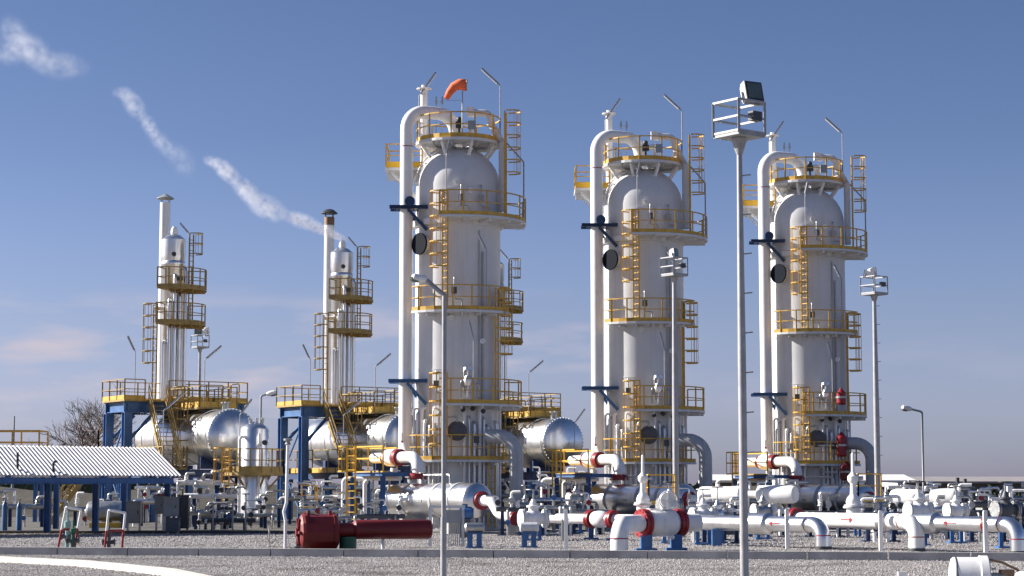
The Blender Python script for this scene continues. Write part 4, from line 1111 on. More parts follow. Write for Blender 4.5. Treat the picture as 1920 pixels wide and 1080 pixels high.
# white pole with small cap left of it
p = V((X(536,54.5),54.5,0)); t = thing('vent_post', 'tall slim white post with a small cap standing left of the red actuator', 'post', p)
zt2 = Z(826,54.5)
MB().tube([p,p+V((0,0,.9)),p+V((-.05,0,1.15)),p+V((0.02,0,1.4)),V((p.x+.04,p.y,zt2))],.045,10).build('post', WHITE, t)
MB().lathe((p.x+.04,p.y,zt2-.12),(0,0,1),[(.05,0),(.09,.02),(.06,.06),(.06,.10),(.12,.12),(.12,.17),(.03,.18)],n=12).build('cap', GALV, t)
p = V((X(505,54.3),54.3,0)); t = thing('gauge_post', 'thin steel rod with a wire loop on the gravel', 'post', p)
MB().cyl(p,p+V((.01,0,.72)),.022,n=8).build('rod', STEEL, t)
MB().tube([p+V((.0,-.03,.62))+V((.12*math.sin(a)+.08,0,-.16+.16*math.cos(a))) for a in [2*math.pi*i/12 for i in range(12)]],.008,5).build('wire_loop', DARK, t)

# ================================================================== lighting masts and street lamps
floodlight_mast(1386,37,256,.69,[(.27,.22,28,14,1.0)],'tall near light mast with one big floodlight over its basket')
floodlight_mast(1264,76,517,.74,[(.05,.2,60,8,.9)],'light mast with a basket standing before the middle column',rungs=False,base_r=.12)
floodlight_mast(1639,79,552,.76,[(.0,.2,100,5,.95),(-.35,.12,-100,10,.8)],'light mast with two floodlights right of the rightmost unit',base_r=.12)
floodlight_mast(375,117,652,.78,[(-.12,.3,0,0,1.1),(.4,.3,120,10,1.0)],'small distant light mast right of the far left silver column',rungs=False,base_r=.12)
def street_lamp(px, Y, py_top, px_head, label, s=1.0, m_=GALV, head=WHITE, rise=.25):
    x = X(px,Y); zt3 = Z(py_top,Y); xh = X(px_head,Y); t = thing('street_lamp', label, 'street lamp', (x,Y,0)); sg = 1 if xh > x else -1
    e = V((xh-sg*.12*s,Y,zt3+rise))
    MB().tube([(x,Y,0),(x,Y,zt3-.05),(x+sg*.1,Y,zt3+.02),e],.055*min(s,1.2),10,bend=.05).cyl((x,Y,0),(x,Y,1.2),.068*min(s,1.2),n=12).build('pole', m_, t)
    d_ = V((sg,0,.18)).normalized()
    MB().lathe(e-d_*.05, d_, [(.03,0),(.06*s,.04*s),(.095*s,.16*s),(.09*s,.32*s),(.04*s,.38*s)], n=14).build('lamp_head', head, t)
    MB().lathe(e+d_*.1*s-V((0,0,.04*s)), d_, [(.03,0),(.07*s,.06*s),(.075*s,.2*s),(.03,.26*s)], n=12).build('lamp_glass', LGLASS, t)
    return t
street_lamp(832,37.5,548,786,'near street lamp with a bulbous white head before the left unit', s=.85)
street_lamp(1732,120,772,1706,'small distant street lamp on the right against the sky', s=1.8, rise=.15)
street_lamp(487,125,742,504,'small distant street lamp rising behind the upright silver vessel', s=1.8, rise=.1)

# ================================================================== right foreground pipe work
def big_elbow(xs, Y0, py, r, Lr, Yend_px, m_, label, hand=1, bands=True, ground_r=None):
    """pipe coming from the back left along W, bending down into the gravel; xs = px of the elbow"""
    e = at(xs, py, Y0); e.z = max(e.z, r+.05); a = e-W*Lr
    t = thing('pipeline', label, 'pipeline', (e.x,e.y,0))
    MB().tube([a, e, (e.x,e.y,.0)], r, 24, bend=r*1.9, seg=10).build('pipe_run', m_, t)
    if bands:
        b1 = e-W*(r*2.6); MB().cyl(b1-W*.02,b1+W*.02,r*1.012,n=24,caps=False).build('red_band', RED, t)
        MB().cyl((e.x,e.y,.40),(e.x,e.y,.43),r*1.012,n=24,caps=False).build('red_band', RED, t)
    MB().cyl((e.x,e.y,-.01),(e.x,e.y,.10),r*1.08,n=24).build('ground_collar', DARK, t)
    return t, e, a
t, e, a = big_elbow(1543,58.5,984,.235,6.5,0,SILVER,'silver clad pipeline bending down into the gravel right of the tall near mast')
arrow_mb(e-W*1.9-U*.237+V((0,0,.03)), -W, -U, L=.5).build('flow_arrow', RED, t)
MB().lathe(e-W*3.4,W,[(.235,0),(.33,.10),(.33,1.0),(.235,1.1)],n=24).build('insulation_box', SILVER, t)
p_a = e-W*4.9; MB().box((p_a.x-.15,p_a.y-.15,0),(p_a.x+.15,p_a.y+.15,e.z-.22)).build('support_leg', BLUE, t)
t, e, a = big_elbow(1718,56.5,978,.225,5.4,0,WHITE,'white pipeline bending down into the gravel right of the silver one')
arrow_mb(e-W*2.6-U*.227+V((0,0,.03)), W, -U, L=.5).build('flow_arrow', RED, t)
MB().flange(a+W*.3, W, .36, t=.09).build('flange', RED, t)
MB().lathe(e-W*1.45,W,[(.225,0),(.28,.04),(.28,.35),(.225,.42)],n=24).build('insulation_box', SILVERD, t)
t2 = thing('gate_valve', 'tall white gate valve with a bulbous stem cover on the white pipeline', 'valve', (X(1600,59.5),59.5,.5))
def tall_bonnet(t, c, s=1.0):
    MB().lathe(c,(0,0,1),[(.22*s,0),(.22*s,.18*s),(.29*s,.19*s),(.29*s,.30*s),(.22*s,.31*s),(.23*s,.40*s),(.19*s,.52*s),(.11*s,.60*s),(.10*s,.64*s),(.09*s,.95*s),(.12*s,.97*s),(.17*s,1.05*s),(.17*s,1.17*s),(.10*s,1.24*s),(.055*s,1.3*s),(.05*s,1.85*s),(.02*s,1.9*s)],n=18).build('stem_cover', WHITE, t)
    MB().lathe(c+V((0,0,.2*s)),(0,0,1),[(.32*s,0),(.32*s,.05*s)],n=18).build('bonnet_flange', CONC, t)
    MB().cyl(c+V((.12*s,0,1.1*s)),c+V((.30*s,-.05,1.12*s)),.06*s,n=8).build('gearbox', STEEL, t)
tall_bonnet(t2, V((X(1600,59.5),59.5,at(1600,965,59.5).z)), .98)
t, e, a = big_elbow(1908,53.8,984,.215,6.3,0,SILVER,'silver clad pipeline bending down at the right edge')
arrow_mb(e-W*2.3-U*.217+V((0,0,.03)), -W, -U, L=.5).build('flow_arrow', RED, t)
MB().lathe(e-W*3.9,W,[(.215,0),(.30,.10),(.30,.9),(.215,1.0)],n=24).build('insulation_box', SILVERD, t)
MB().flange(e-W*1.1, W, .245, t=.02).build('flange', RED, t)

# the great white valve assembly in the middle foreground
t = thing('ball_valve', 'great white ball valve with red flanges whose elbow dives into the gravel', 'valve', (X(1240,57.5),57.5,0))
c = at(1206,981,57.0); dd = V((.86,.51,0)).normalized(); c1 = c+dd*1.18
MB().flange(c, dd, .41, t=.10, bolts=14).build('flange', RED, t)
MB().lathe(c+dd*.12, dd, [(.30,0),(.32,.05),(.39,.2),(.39,.88),(.32,.98),(.30,1.04)], n=30).build('valve_body', WHITE, t)
MB().flange(c1+dd*.05, dd, .41, t=.10, bolts=14).build('flange', RED, t)
MB().cyl(c1+dd*.15, c1+dd*.75, .26, n=26).build('pipe_stub', WHITE, t)
g = at(1161,1033,54.6); el = V((g.x,g.y,c.z)); 
MB().tube([c-dd*.1, el, (g.x,g.y,0)], .245, 26, bend=.52, seg=12).build('elbow', WHITE, t)
MB().cyl((g.x,g.y,.40),(g.x,g.y,.43),.249,n=26,caps=False).build('red_band', RED, t)
MB().cyl((g.x,g.y,-.01),(g.x,g.y,.09),.265,n=26).build('ground_collar', DARK, t)
for s_ in (.1, 1.15):
    q_ = c+dd*s_; MB().box((q_.x-.16,q_.y-.25,.08),(q_.x+.16,q_.y+.25,c.z-.33)).box((q_.x-.30,q_.y-.3,0),(q_.x+.30,q_.y+.3,.08)).build('support_leg', BLUE, t)
MB().cyl(c+dd*.35+V((0,.1,0)),c+dd*.35+V((0,.1,.42)),.2,n=16).build('bonnet_neck', WHITE, t)
tall_bonnet(t, V((X(1206,57.5),57.6,c.z+.34)), .86)
MB().tube([c+dd*.85+V((0,-.5,-.6)),c+dd*.85+V((0,-.5,.0-.36))],.035,8).sphere(c+dd*.85+V((.1,-.5,-.40)),.07,n=10,m=6).build('drain_cock', WHITE, t)
cg = c+dd*.72+V((0,-.1,.38)); MB().cyl(cg, cg+V((0,0,.3)),.11,n=10).cyl(cg+V((.1,-.05,.28)),cg+V((.1,-.30,.28)),.22,n=22).build('gear_housing', VESSEL, t)
hw = MB(); hc_ = cg+V((.1,-.38,.28)); pts = [hc_+V((math.cos(a_)*.26,0,math.sin(a_)*.26)) for a_ in [2*math.pi*i/16 for i in range(17)]]; hw.tube(pts,.018,5,caps=False); hw.beam(hc_-V((.25,0,0)),hc_+V((.25,0,0)),.025); hw.beam(hc_-V((0,0,.25)),hc_+V((0,0,.25)),.025); hw.cyl(hc_+V((0,.1,0)),hc_-V((0,.02,0)),.05,n=8); hw.build('handwheel', WHITE, t)

# white line with red flanges between
t = thing('pipeline', 'white pipe line with three red flanges left of the great ball valve', 'pipeline', (X(1130,70),70,0))
cz = Z(974,70); p0 = V((X(1045,72.5),72.5,cz)); p1 = V((X(1195,69.5),69.5,cz))
dl = (p1-p0).normalized(); Ll = (p1-p0).length
MB().cyl(p0,p1,.18,n=20).build('pipe_run', WHITE, t)
for f_ in (.43,.70): MB().flange(p0+dl*Ll*f_, dl, .33, t=.08, bolts=12).build('flange', RED, t)
MB().lathe(p0+dl*Ll*.45, dl, [(.19,0),(.27,.1),(.30,.3),(.30,.45),(.27,.62),(.19,.72)], n=24).build('valve_body', WHITE, t)
for f_ in (.43,.70): q_ = p0+dl*Ll*f_; MB().ibeam((q_.x,q_.y,.06),(q_.x,q_.y,cz-.31),.18,.18,side=(1,0,0)).box((q_.x-.25,q_.y-.25,0),(q_.x+.25,q_.y+.25,.07)).build('support_leg', BLUE, t)
t = thing('pipeline', 'short white pipe with a red flange at its left end behind the white marker post', 'pipeline', (X(1045,71),71,0))
p0 = V((X(1020,71.5),71.5,Z(973,71.5))); p1 = V((X(1062,70.9),70.9,Z(973,71.5)))
MB().cyl(p0,p1,.145,n=18).build('pipe_run', WHITE, t); MB().flange(p0,(1,0,0),.26,t=.08).build('flange', RED, t)
MB().cyl((p1.x-.1,p1.y,0),(p1.x-.1,p1.y,p1.z),.09,n=12).build('support_leg', DGREY, t)
for i, (px, Y_, py, r_, sg, lb, bd, fl_) in enumerate((
        (1000,70,972,.20,.35,'white flanged valve with a looped handwheel right of the near drum outlet',WHITE,WHITE),
        (1255,66,948,.16,.25,'small white valve above the great ball valve',WHITE,STEEL),
        (1318,64,968,.17,.3,'white valve left of the tall near mast',WHITE,WHITE),
        (1345,66,965,.14,.45,'silver valve just left of the tall near mast',SILVER,STEEL),
        (1430,72,958,.16,.3,'small steel valve right of the tall near mast',STEEL,WHITE),
        (1722,63,957,.17,.35,'small white valve above the elbow of the white pipeline',WHITE,WHITE),
        (1792,66,957,.15,.3,'white valve between the two right hand pipelines',WHITE,WHITE),
        (1885,60,955,.16,.3,'dark valve with steel flanges near the right edge',DGREY,STEEL),
        (985,82,948,.13,.4,'steel valve beside the grey return pipe of the left unit',STEEL,STEEL),
        (1080,82,935,.15,.35,'silver valve behind the white marker post',STEEL,WHITE))):
    gate_valve((X(px,Y_),Y_,max(Z(py,Y_),r_*1.7+.02)), (.8,.3,0), r_, lb, stem=sg, body=bd, fl=fl_, wheel=DARK if i % 2 else STEEL)
# marker posts
for px, Y_, pt, lb in ((1475,59.0,955,'white marker post in front of the silver pipeline, right of the tall near mast'),(1650,57.1,957,'white marker post in front of the white pipeline'),(1846,54.2,957,'white marker post in front of the rightmost pipeline'),(1061,56.5,955,'white marker post right of the short red flanged pipe')):
    m_ = MB(); x = X(px,Y_); m_.box((x-.055,Y_-.055,0),(x+.055,Y_+.055,Z(pt,Y_)-.03)); m_.box((x-.045,Y_-.045,Z(pt,Y_)-.03),(x+.045,Y_+.045,Z(pt,Y_)))
    single(m_, 'marker_post', WHITE, lb, 'marker post', (x,Y_,0), 'white marker posts')
x = X(1217,140) # nothing
# low steel frames and instruments right of the red actuator
t = thing('instrument_rack', 'low pale steel rack with vertical tubes under the left drum', 'rack', (X(850,62),62,0))
m_ = MB(); zt4 = Z(950,62)
for px in (807,868): m_.beam((X(px,62),62,0),(X(px,62),62,zt4),.09)
m_.beam((X(805,62),62,zt4),(X(872,62),62,zt4),.08,.08); m_.build('frame', VESSEL, t)
m_ = MB()
for i in range(7): m_.cyl((X(842+i*4,61.9),61.9,0.02),(X(842+i*4,61.9),61.9,zt4-.3-(i%3)*.1),.018,n=6)
m_.build('impulse_tube', STEEL, t)
MB().box((X(835,61.8),61.7,zt4-.5),(X(864,61.8),61.95,zt4-.1)).build('junction_box', CAB, t)
t = thing('motor', 'dark blue electric motor under the right end of the left drum', 'motor', (X(875,74),74,.5))
c = V((X(862,74),74,Z(962,74))); MB().cyl(c, c+V((.45,0,0)), .24, n=18).cyl(c+V((.45,0,0)),c+V((.52,0,0)),.19,n=18).box((c.x+.1,c.y-.1,c.z+.22),(c.x+.3,c.y+.1,c.z+.34)).build('housing', BLUE, t)
MB().box((c.x,c.y-.18,0),(c.x+.4,c.y+.18,c.z-.22)).build('pedestal', DGREY, t)
for px, Y_, lb in ((890,60,'small blue valve stand on the gravel before the left drum'),(992,60.5,'pair of dark blue pipe supports below the flanged valve')):
    p = V((X(px,Y_),Y_,0)); t = thing('pipe_support', lb, 'pipe support', p)
    for k in (-1,1): MB().box((p.x+k*.14-.08,Y_-.12,0.05),(p.x+k*.14+.08,Y_+.12,.42)).build('leg', BLUE, t)
    MB().box((p.x-.26,Y_-.16,0),(p.x+.26,Y_+.16,.05)).build('base_plate', BLUE, t); MB().box((p.x-.24,Y_-.13,.42),(p.x+.24,Y_+.13,.47)).build('top_plate', BLUE, t)
    MB().lathe((p.x-.3,Y_,.62),(1,0,0),[(.10,0),(.15,.05),(.15,.55),(.1,.6)],n=14).build('valve_body', STEEL if px < 900 else VESSEL, t)

# ---- white twin actuators in the right middle ground
def twin_actuator(px0, px1, Y, py, label, rr=.31):
    a = at(px0,py,Y); b = at(px1,py,Y); L = (b-a).length; c = (a+b)/2; t = thing('actuated_valve', label, 'valve', (c.x,Y,0), 'white twin cylinder actuators')
    d_ = V((.8,-.6,0)).normalized(); L *= 1.22; a = c-d_*L*.52
    MB().lathe(a, d_, [(.02,-.1),(rr*.6,-.07),(rr*.92,0),(rr,.06),(rr,L*.46),(rr*.8,L*.48)], n=26).build('spring_cylinder', WHITE, t)
    MB().cyl(a+d_*L*.46, a+d_*L*.68, rr*.45, n=16).build('yoke', WHITE, t)
    MB().lathe(a+d_*L*.66, d_, [(rr*.6,0),(rr*1.12,.04),(rr*1.12,L*.36),(rr*1.0,L*.40)], n=26).build('drive_cylinder', WHITE, t)
    MB().cyl((c.x,Y,.4),(c.x,Y,a.z-.1),.12,n=12).flange((c.x,Y,.75),(0,0,1),.24,t=.04).build('valve_stem', STEEL, t)
    MB().lathe((c.x-.5,Y+.1,.45),(1,0,0),[(.2,0),(.3,.05),(.3,.12),(.2,.15),(.22,.5),(.2,.85),(.3,.9),(.3,.97),(.2,1.0)],n=18).build('valve_body', WHITE, t)
    MB().box((c.x-.2,Y-.1,0),(c.x+.2,Y+.3,.24)).build('support_leg', BLUE, t)
    MB().cyl(a+d_*L*.2+V((0,0,rr)),a+d_*L*.2+V((0,0,rr+.09)),.05,n=8).build('lifting_eye', WHITE, t)
    return t
twin_actuator(1322,1478,76,927,'white twin cylinder actuator crossing behind the tall near mast')
twin_actuator(1682,1782,74,933,'white twin cylinder actuator below the light mast on the right')
# foreground white actuator, bottom right
t = thing('actuated_valve', 'bright white cylindrical actuator poking in at the bottom right of the picture', 'valve', (X(1835,31),31,0))
c = V((X(1786,31),31.2,.30)); d_ = V((.93,-.1,0)).normalized()
MB().lathe(c, d_, [(.2,-.03),(.33,0),(.355,.03),(.355,.42),(.38,.43),(.38,.55)], n=40).build('spring_cylinder', WHITE, t)
MB().cyl(c+d_*.05,c+d_*.07,.359,n=40,caps=False).build('seam', DARK, t)
MB().lathe(c+d_*.55, d_, [(.38,0),(.36,.02),(.12,.04),(.10,.3)], n=32).build('end_plate', CAB, t)
b_ = MB()
for i in range(10): a_ = 2*math.pi*i/10; b_.cyl(c+d_*.56+V((0,.31*math.cos(a_),.31*math.sin(a_))),c+d_*.62+V((0,.31*math.cos(a_),.31*math.sin(a_))),.022,n=6)
b_.build('bolt', STEEL, t)
MB().tube([c+d_*.5+V((0,-.1,.33)),c+d_*.75+V((0,-.1,.28)),c+d_*1.0+V((0,-.1,.16)),c+d_*1.15+V((0,-.1,-.2))],.02,7,bend=.1).box((c.x+.75,c.y-.15,c.z+.02),(c.x+.95,c.y+.05,c.z+.16)).build('control_tubing', COPPER, t)
MB().box((c.x+.05,c.y-.15,-.01),(c.x+.4,c.y+.15,.0)).cyl((c.x+.25,c.y,0),(c.x+.25,c.y,.1),.2,n=14).build('pedestal', DGREY, t)
t = thing('actuated_valve', 'white actuator end just showing in the bottom right corner', 'valve', (X(1915,30.5),30.5,0))
c = V((X(1903,30.5),30.5,.20)); MB().lathe(c, (1,0,0), [(.12,-.03),(.24,0),(.26,.04),(.26,.7),(.2,.75)], n=30).build('spring_cylinder', WHITE, t)
MB().cyl((c.x+.3,c.y,0),(c.x+.3,c.y,.05),.2,n=14).build('pedestal', DGREY, t)
p = V((X(1688,32.5),32.5,0)); single(MB().box((p.x-.07,p.y-.05,0),(p.x+.07,p.y+.05,Z(1072,32.5))), 'junction_box', WHITE, 'tiny white box at the bottom edge left of the bright actuator', 'box', p)
p = V((X(1894,66),66,0)); t = thing('instrument_post', 'thin white post with a small white box, far right', 'instrument', p)
MB().cyl(p,(p.x,p.y,Z(922,66)),.035,n=8).build('post', WHITE, t); MB().box((p.x-.1,p.y-.08,Z(922,66)),(p.x+.06,p.y+.08,Z(912,66))).build('box_head', WHITE, t)

# ---- yellow platforms among the pipes
def small_stand(px0, px1, Y, py_deck, label, rail_px=None, mcol=YELB):
    x0, x1 = X(px0,Y), X(px1,Y); zd = Z(py_deck,Y); t = thing('access_platform', label, 'platform', ((x0+x1)/2,Y,0))
    for x in (x0+.06,x1-.06):
        for y in (Y,Y+1.0): MB().beam((x,y,0),(x,y,zd-.12),.1).build('leg', BLUE, t)
    MB().box((x0,Y-.05,zd-.12),(x1,Y+1.05,zd)).build('deck', mcol, t)
    rail_mb(resample([V((x0+.03,Y,zd)),V((x0+.03,Y+1,zd)),V((x1-.03,Y+1,zd)),V((x1-.03,Y,zd)),V((x0+.03,Y,zd))],.5), sp=.6, t=.04, h=.95).build('railing', mcol, t)
    return t
small_stand(1215,1268,71,940,'small yellow railed platform behind the great ball valve')
small_stand(1608,1654,76,935,'small yellow railed platform at the foot of the right light mast',mcol=YEL)
small_stand(560,592,88,950,'low yellow railed platform behind the red actuator')

# ---- pipe racks and manifolds in the middle ground
def manifold(px0, px1, Y, py, label, n=5, rr=.11, m_=SILVER, seed=1, hmax=.8):
    rn = random.Random(seed); x0, x1 = X(px0,Y), X(px1,Y); z0 = max(Z(py,Y),.35); t = thing('pipe_manifold', label, 'pipe manifold', ((x0+x1)/2,Y,0))
    MB().tube([(x0,Y,z0),(x1,Y,z0)],rr,14).build('header_pipe', m_, t)
    for k in range(2): x = x0+(x1-x0)*(.2+.6*k); MB().ibeam((x,Y,0),(x,Y,z0-rr*.9),.14,.14,side=(1,0,0)).box((x-.2,Y-.2,0),(x+.2,Y+.2,.05)).build('support_leg', NAVY, t)
    for i in range(n):
        x = x0+(x1-x0)*(i+.5)/n+rn.uniform(-.1,.1); h = rn.uniform(.35,hmax); r2 = rr*rn.uniform(.35,.6); up = rn.random() < .7
        if up:
            MB().tube([(x,Y,z0),(x,Y,z0+h),(x+rn.choice((-1,1))*rn.uniform(.25,.6),Y-.1,z0+h)],r2,9,bend=.1).build('branch_pipe', rn.choice((WHITE,SILVER,STEEL)), t)
        else:
            MB().tube([(x,Y-.02,z0),(x,Y-.35,z0),(x,Y-.35,.0)],r2,9,bend=.1).build('branch_pipe', rn.choice((WHITE,STEEL)), t)
        c = V((x,Y,z0+h*.5)) if up else V((x,Y-.35,z0*.5))
        MB().lathe(c-V((0,0,.12)),(0,0,1),[(r2*1.9,0),(r2*1.9,.03),(r2*1.2,.05),(r2*1.6,.12),(r2*1.2,.19),(r2*1.9,.21),(r2*1.9,.24)],n=12).cyl(c,c+V((0,-.22,0)),.02,n=6).build('branch_valve', rn.choice((STEEL,WHITE,DGREY)), t)
        if rn.random() < .6: MB().cyl(c+V((0,-.22,0)),c+V((0,-.25,0)),.11,n=12).build('handwheel', rn.choice((DARK,DARK,BLUE,STEEL,STEEL,RED)), t)
    return t
mf = [(560,655,86,958,'tangle of silver pipes and valves between blue frame leg and blue stand',7,.12,SILVER),
      (575,650,92,932,'white pipes standing behind the tangle left of the blue stand',6,.10,WHITE),
      (250,330,94,940,'silver pipes and valves behind the right end of the shed',6,.14,SILVER),
      (345,445,92,930,'white and silver pipe manifold between shed and upright vessel',8,.13,WHITE),
      (350,440,86,962,'dark lower pipe manifold on the slab between shed and upright vessel',6,.11,STEEL),
      (410,520,88,966,'low steel pipe manifold before the upright vessel',6,.09,STEEL),
      (925,1010,90,930,'pipe manifold at the foot of the grey return pipe of the left unit',6,.12,STEEL),
      (1000,1110,88,938,'pipe manifold between the white marker post and the middle drum',7,.13,SILVER),
      (1060,1140,80,960,'dull pipe manifold left of the great ball valve',5,.12,STEEL),
      (1285,1375,70,968,'silver pipe manifold left of the tall near mast',6,.15,SILVER),
      (1395,1460,86,940,'steel pipe manifold right of the tall near mast',6,.12,STEEL),
      (1410,1480,78,958,'white pipe manifold before the rightmost drum',5,.12,WHITE),
      (1590,1700,80,945,'steel pipe manifold below the right light mast',7,.14,STEEL),
      (1690,1800,72,956,'silver pipe manifold right of the white pipeline',6,.15,SILVER),
      (1790,1930,78,946,'dark pipe manifold near the right edge',7,.13,DGREY),
      (1640,1760,90,935,'far steel pipe manifold behind the right light mast',5,.12,STEEL),
      (0,100,92,950,'pipe manifold under the left half of the shed',5,.13,STEEL),
      (120,230,95,955,'pipe manifold under the middle of the shed',6,.12,STEEL),
      (700,760,92,940,'dull pipe manifold behind the blue stand of the left unit',5,.12,STEEL),
      (820,930,91,950,'pipe manifold at the foot of the left columns',6,.1,STEEL)]
mf += [(530,600,100,935,'low steel manifold seen between the legs of the blue frame and the white post',5,.12,STEEL),
      (600,700,97,915,'upper manifold under the walkway left of the blue stand',7,.12,SILVERD),
      (590,660,82,972,'lowest dull manifold just above the red actuator',6,.10,STEEL),
      (660,760,80,968,'lowest steel manifold between the blue stand legs',7,.10,DGREY),
      (255,345,104,915,'upper pipes showing above the right end of the shed cabinets',6,.12,SILVERD),
      (330,430,100,905,'pipes hanging below the far left tank frame',7,.13,WHITE),
      (380,480,84,975,'lowest dark manifold at the slab edge left of the upright vessel',7,.09,DGREY),
      (480,535,90,950,'narrow manifold right of the upright vessel foot',4,.10,STEEL),
      (930,990,78,955,'steel manifold below the grey return pipe of the left unit',5,.10,DGREY),
      (1005,1100,96,905,'upper pipes left of the middle drum under the yellow stand',7,.12,SILVERD),
      (1000,1080,78,952,'manifold just above the short red flanged pipe',6,.10,STEEL),
      (1100,1190,90,960,'dark manifold under the shaded middle drum',6,.10,DGREY),
      (1290,1390,84,945,'dense steel pipes under the left twin actuator',8,.10,STEEL),
      (1300,1400,66,985,'low steel manifold before the left twin actuator',7,.10,DGREY),
      (1400,1500,92,925,'upper pipes above the silver pipeline right of the tall near mast',6,.12,SILVERD),
      (1500,1590,76,962,'dark manifold behind the white pipeline under the rightmost drum',6,.10,DGREY),
      (1610,1690,68,965,'steel manifold behind the white pipeline and its gate valve',6,.11,STEEL),
      (1690,1800,80,942,'dense steel pipes under the right twin actuator',8,.11,STEEL),
      (1800,1900,68,962,'dark manifold before the right bushes',7,.11,DGREY),
      (1830,1940,92,935,'farthest manifold at the right edge',7,.12,STEEL)]
for i, a in enumerate(mf): manifold(a[0],a[1],a[2],a[3],a[4],a[5],a[6],a[7],seed=i+11)
pump_unit((X(360,100),100,.1),'blue pump under the far left tank frame'); pump_unit((X(395,103),103,.1),'grey pump under the far left tank frame',m_=DGREY)
pump_unit((X(610,104),104,0),'dark blue pump under the tank frame left of the left unit',m_=NAVY); pump_unit((X(1340,80),80,0),'bright blue pump low behind the tall near mast',s=1.1)
pump_unit((X(1015,100),100,0),'grey pump under the tank between left and middle units',m_=DGREY)
for px, Y_, h_, lb in ((437,82.5,1.3,'thin grey post left of the upright vessel at the slab edge'),(461,82.6,1.6,'thin grey post at the slab edge before the upright vessel'),(400,83,1.2,'thin steel post on the slab between shed and upright vessel'),(1345,68,1.4,'thin white standpipe left of the tall near mast'),(1300,67,1.2,'thin bent white standpipe right of the great ball valve')):
    p = V((X(px,Y_),Y_,0)); m_ = MB().cyl(p,p+V((0,0,h_)),.035,n=8).box((p.x-.16,p.y-.05,h_),(p.x+.16,p.y+.05,h_+.05)); single(m_,'standpipe',GALV if px < 1000 else WHITE,lb,'post',p)
# dark bundles and hoses on the rightmost unit: red equipment on its right side
for px, py, Y_, w_, h_, lb in ((1577,745,99.6,.24,.75,'red bottle on the lower platform of the rightmost unit'),(1578,835,99.6,.26,1.15,'long red bottle right of the foot of the rightmost unit'),(1588,885,99.4,.34,.85,'dark red drum at the foot of the rightmost unit')):
    c = at(px,py,Y_); m_ = MB(); m_.lathe(c-V((0,0,h_/2)),(0,0,1),[(w_*.7,0),(w_,.08),(w_,h_-.15),(w_*.5,h_-.02),(w_*.2,h_+.1)],n=18)
    t = thing('red_bottle', lb, 'bottle', c-V((0,0,h_/2)), 'red bottles on the rightmost unit'); m_.build('bottle', RED if py < 880 else DKRED, t)
    MB().beam(c+V((-w_-.1,.1,0)),c+V((-1.2,.3,0)),.07).cyl(c-V((0,0,.05)),c+V((0,0,.05)),w_+.03,n=18,caps=False).build('holder', STEEL, t)

# ================================================================== far background
def far_building(x0, x1, y0, y1, hw, hr, label, wall=FARWALL, roof=FARROOF, wins=0):
    t = thing('industrial_building', label, 'building', ((x0+x1)/2,(y0+y1)/2,0))
    MB().box((x0,y0,0),(x1,y1,hw)).build('wall', wall, t); ym = (y0+y1)/2; o = 1.0
    m_ = MB(); m_.add([(x0-o,y0-o,hw+.05),(x1+o,y0-o,hw+.05),(x1+o,ym,hr),(x0-o,ym,hr),(x1+o,y1+o,hw+.05),(x0-o,y1+o,hw+.05),(x0-o,y0-o,hw-.25),(x1+o,y0-o,hw-.25),(x1+o,y1+o,hw-.25),(x0-o,y1+o,hw-.25)],
        [(0,1,2,3),(3,2,4,5),(6,9,8,7),(0,6,7,1),(1,7,8,4,2),(5,4,8,9),(0,3,5,9,6)]); m_.build('roof', roof, t)
    if wins:
        for i in range(wins):
            x = x0+(x1-x0)*(i+.5)/wins; MB().box((x-1.2,y0-.06,hw*.35),(x+1.2,y0-.004,hw*.7)).build('window', DARK, t)
    return t
far_building(45,120,300,330,3.4,4.3,'long low far building with a pale roof behind the right light mast',wins=12)
far_building(70,190,360,395,3.5,4.2,'very long far building with a faded roof line at the right edge')
far_building(27,52,260,275,3.3,4.2,'pale far hall seen between the middle and rightmost units',roof=ROOFW)
far_building(-4,18,300,318,3,4,'far hall hidden low behind the middle unit')
far_building(-110,-80,280,300,2.8,3.8,'low far building beyond the shed at the left edge')
# canopy roof right: pale sheet leaning
t = thing('canopy', 'pale sloping canopy roof behind the right twin actuator', 'canopy', (X(1730,130),130,0))
xa, xb = X(1672,130), X(1768,130); m_ = MB(); za, zb_ = Z(906,130), Z(922,130)
m_.add([(xa,128,za),(xb,128,zb_),(xb+.3,134,zb_+.2),(xa-.6,134,za+.1),(xa,128,za-.25),(xb,128,zb_-.25),(xb+.3,134,zb_-.05),(xa-.6,134,za-.15)],[(0,1,2,3),(7,6,5,4),(0,4,5,1),(1,5,6,2),(2,6,7,3),(3,7,4,0)]); m_.build('roof', ROOFW, t)
for x in (xa+.3,xb-.3): MB().beam((x,129,0),(x,129,zb_-.28),.18).build('post', DGREY, t)
def mass(px0, px1, Y, pyt, label, m_, seed, n=240, name='bush', cat='bush'):
    rn = random.Random(seed); x0, x1 = X(px0,Y), X(px1,Y); h = Z(pyt,Y); mb = MB()
    for i in range(n):
        fx = rn.random(); x = x0+(x1-x0)*fx; hh = h*(1-abs(fx-.5)**2*2.4)*rn.uniform(.55,1.05); z = rn.uniform(.1,1)*hh; y = Y+rn.uniform(-1,1)*1.2
        for k in range(3):
            a = V((rn.uniform(-1,1),rn.uniform(-1,1),rn.uniform(-1,1))).normalized()*rn.uniform(.15,.32); b = a.cross(V((rn.random(),rn.random(),1))).normalized()*.2; c = V((x,y,z))
            mb.add([c-a,c+b,c+a,c-b],[(0,1,2,3)])
    t = thing(name,label,cat,((x0+x1)/2,Y,0)); mb.build('foliage', m_, t)
    st_ = MB()
    for k in range(4): st_.cyl(((x0+x1)/2+rn.uniform(-1,1)*.5,Y,0),((x0+x1)/2+rn.uniform(-1,1)*1.2,Y,h*.6),.07,.03,n=6)
    st_.build('stem', BARK, t); return t
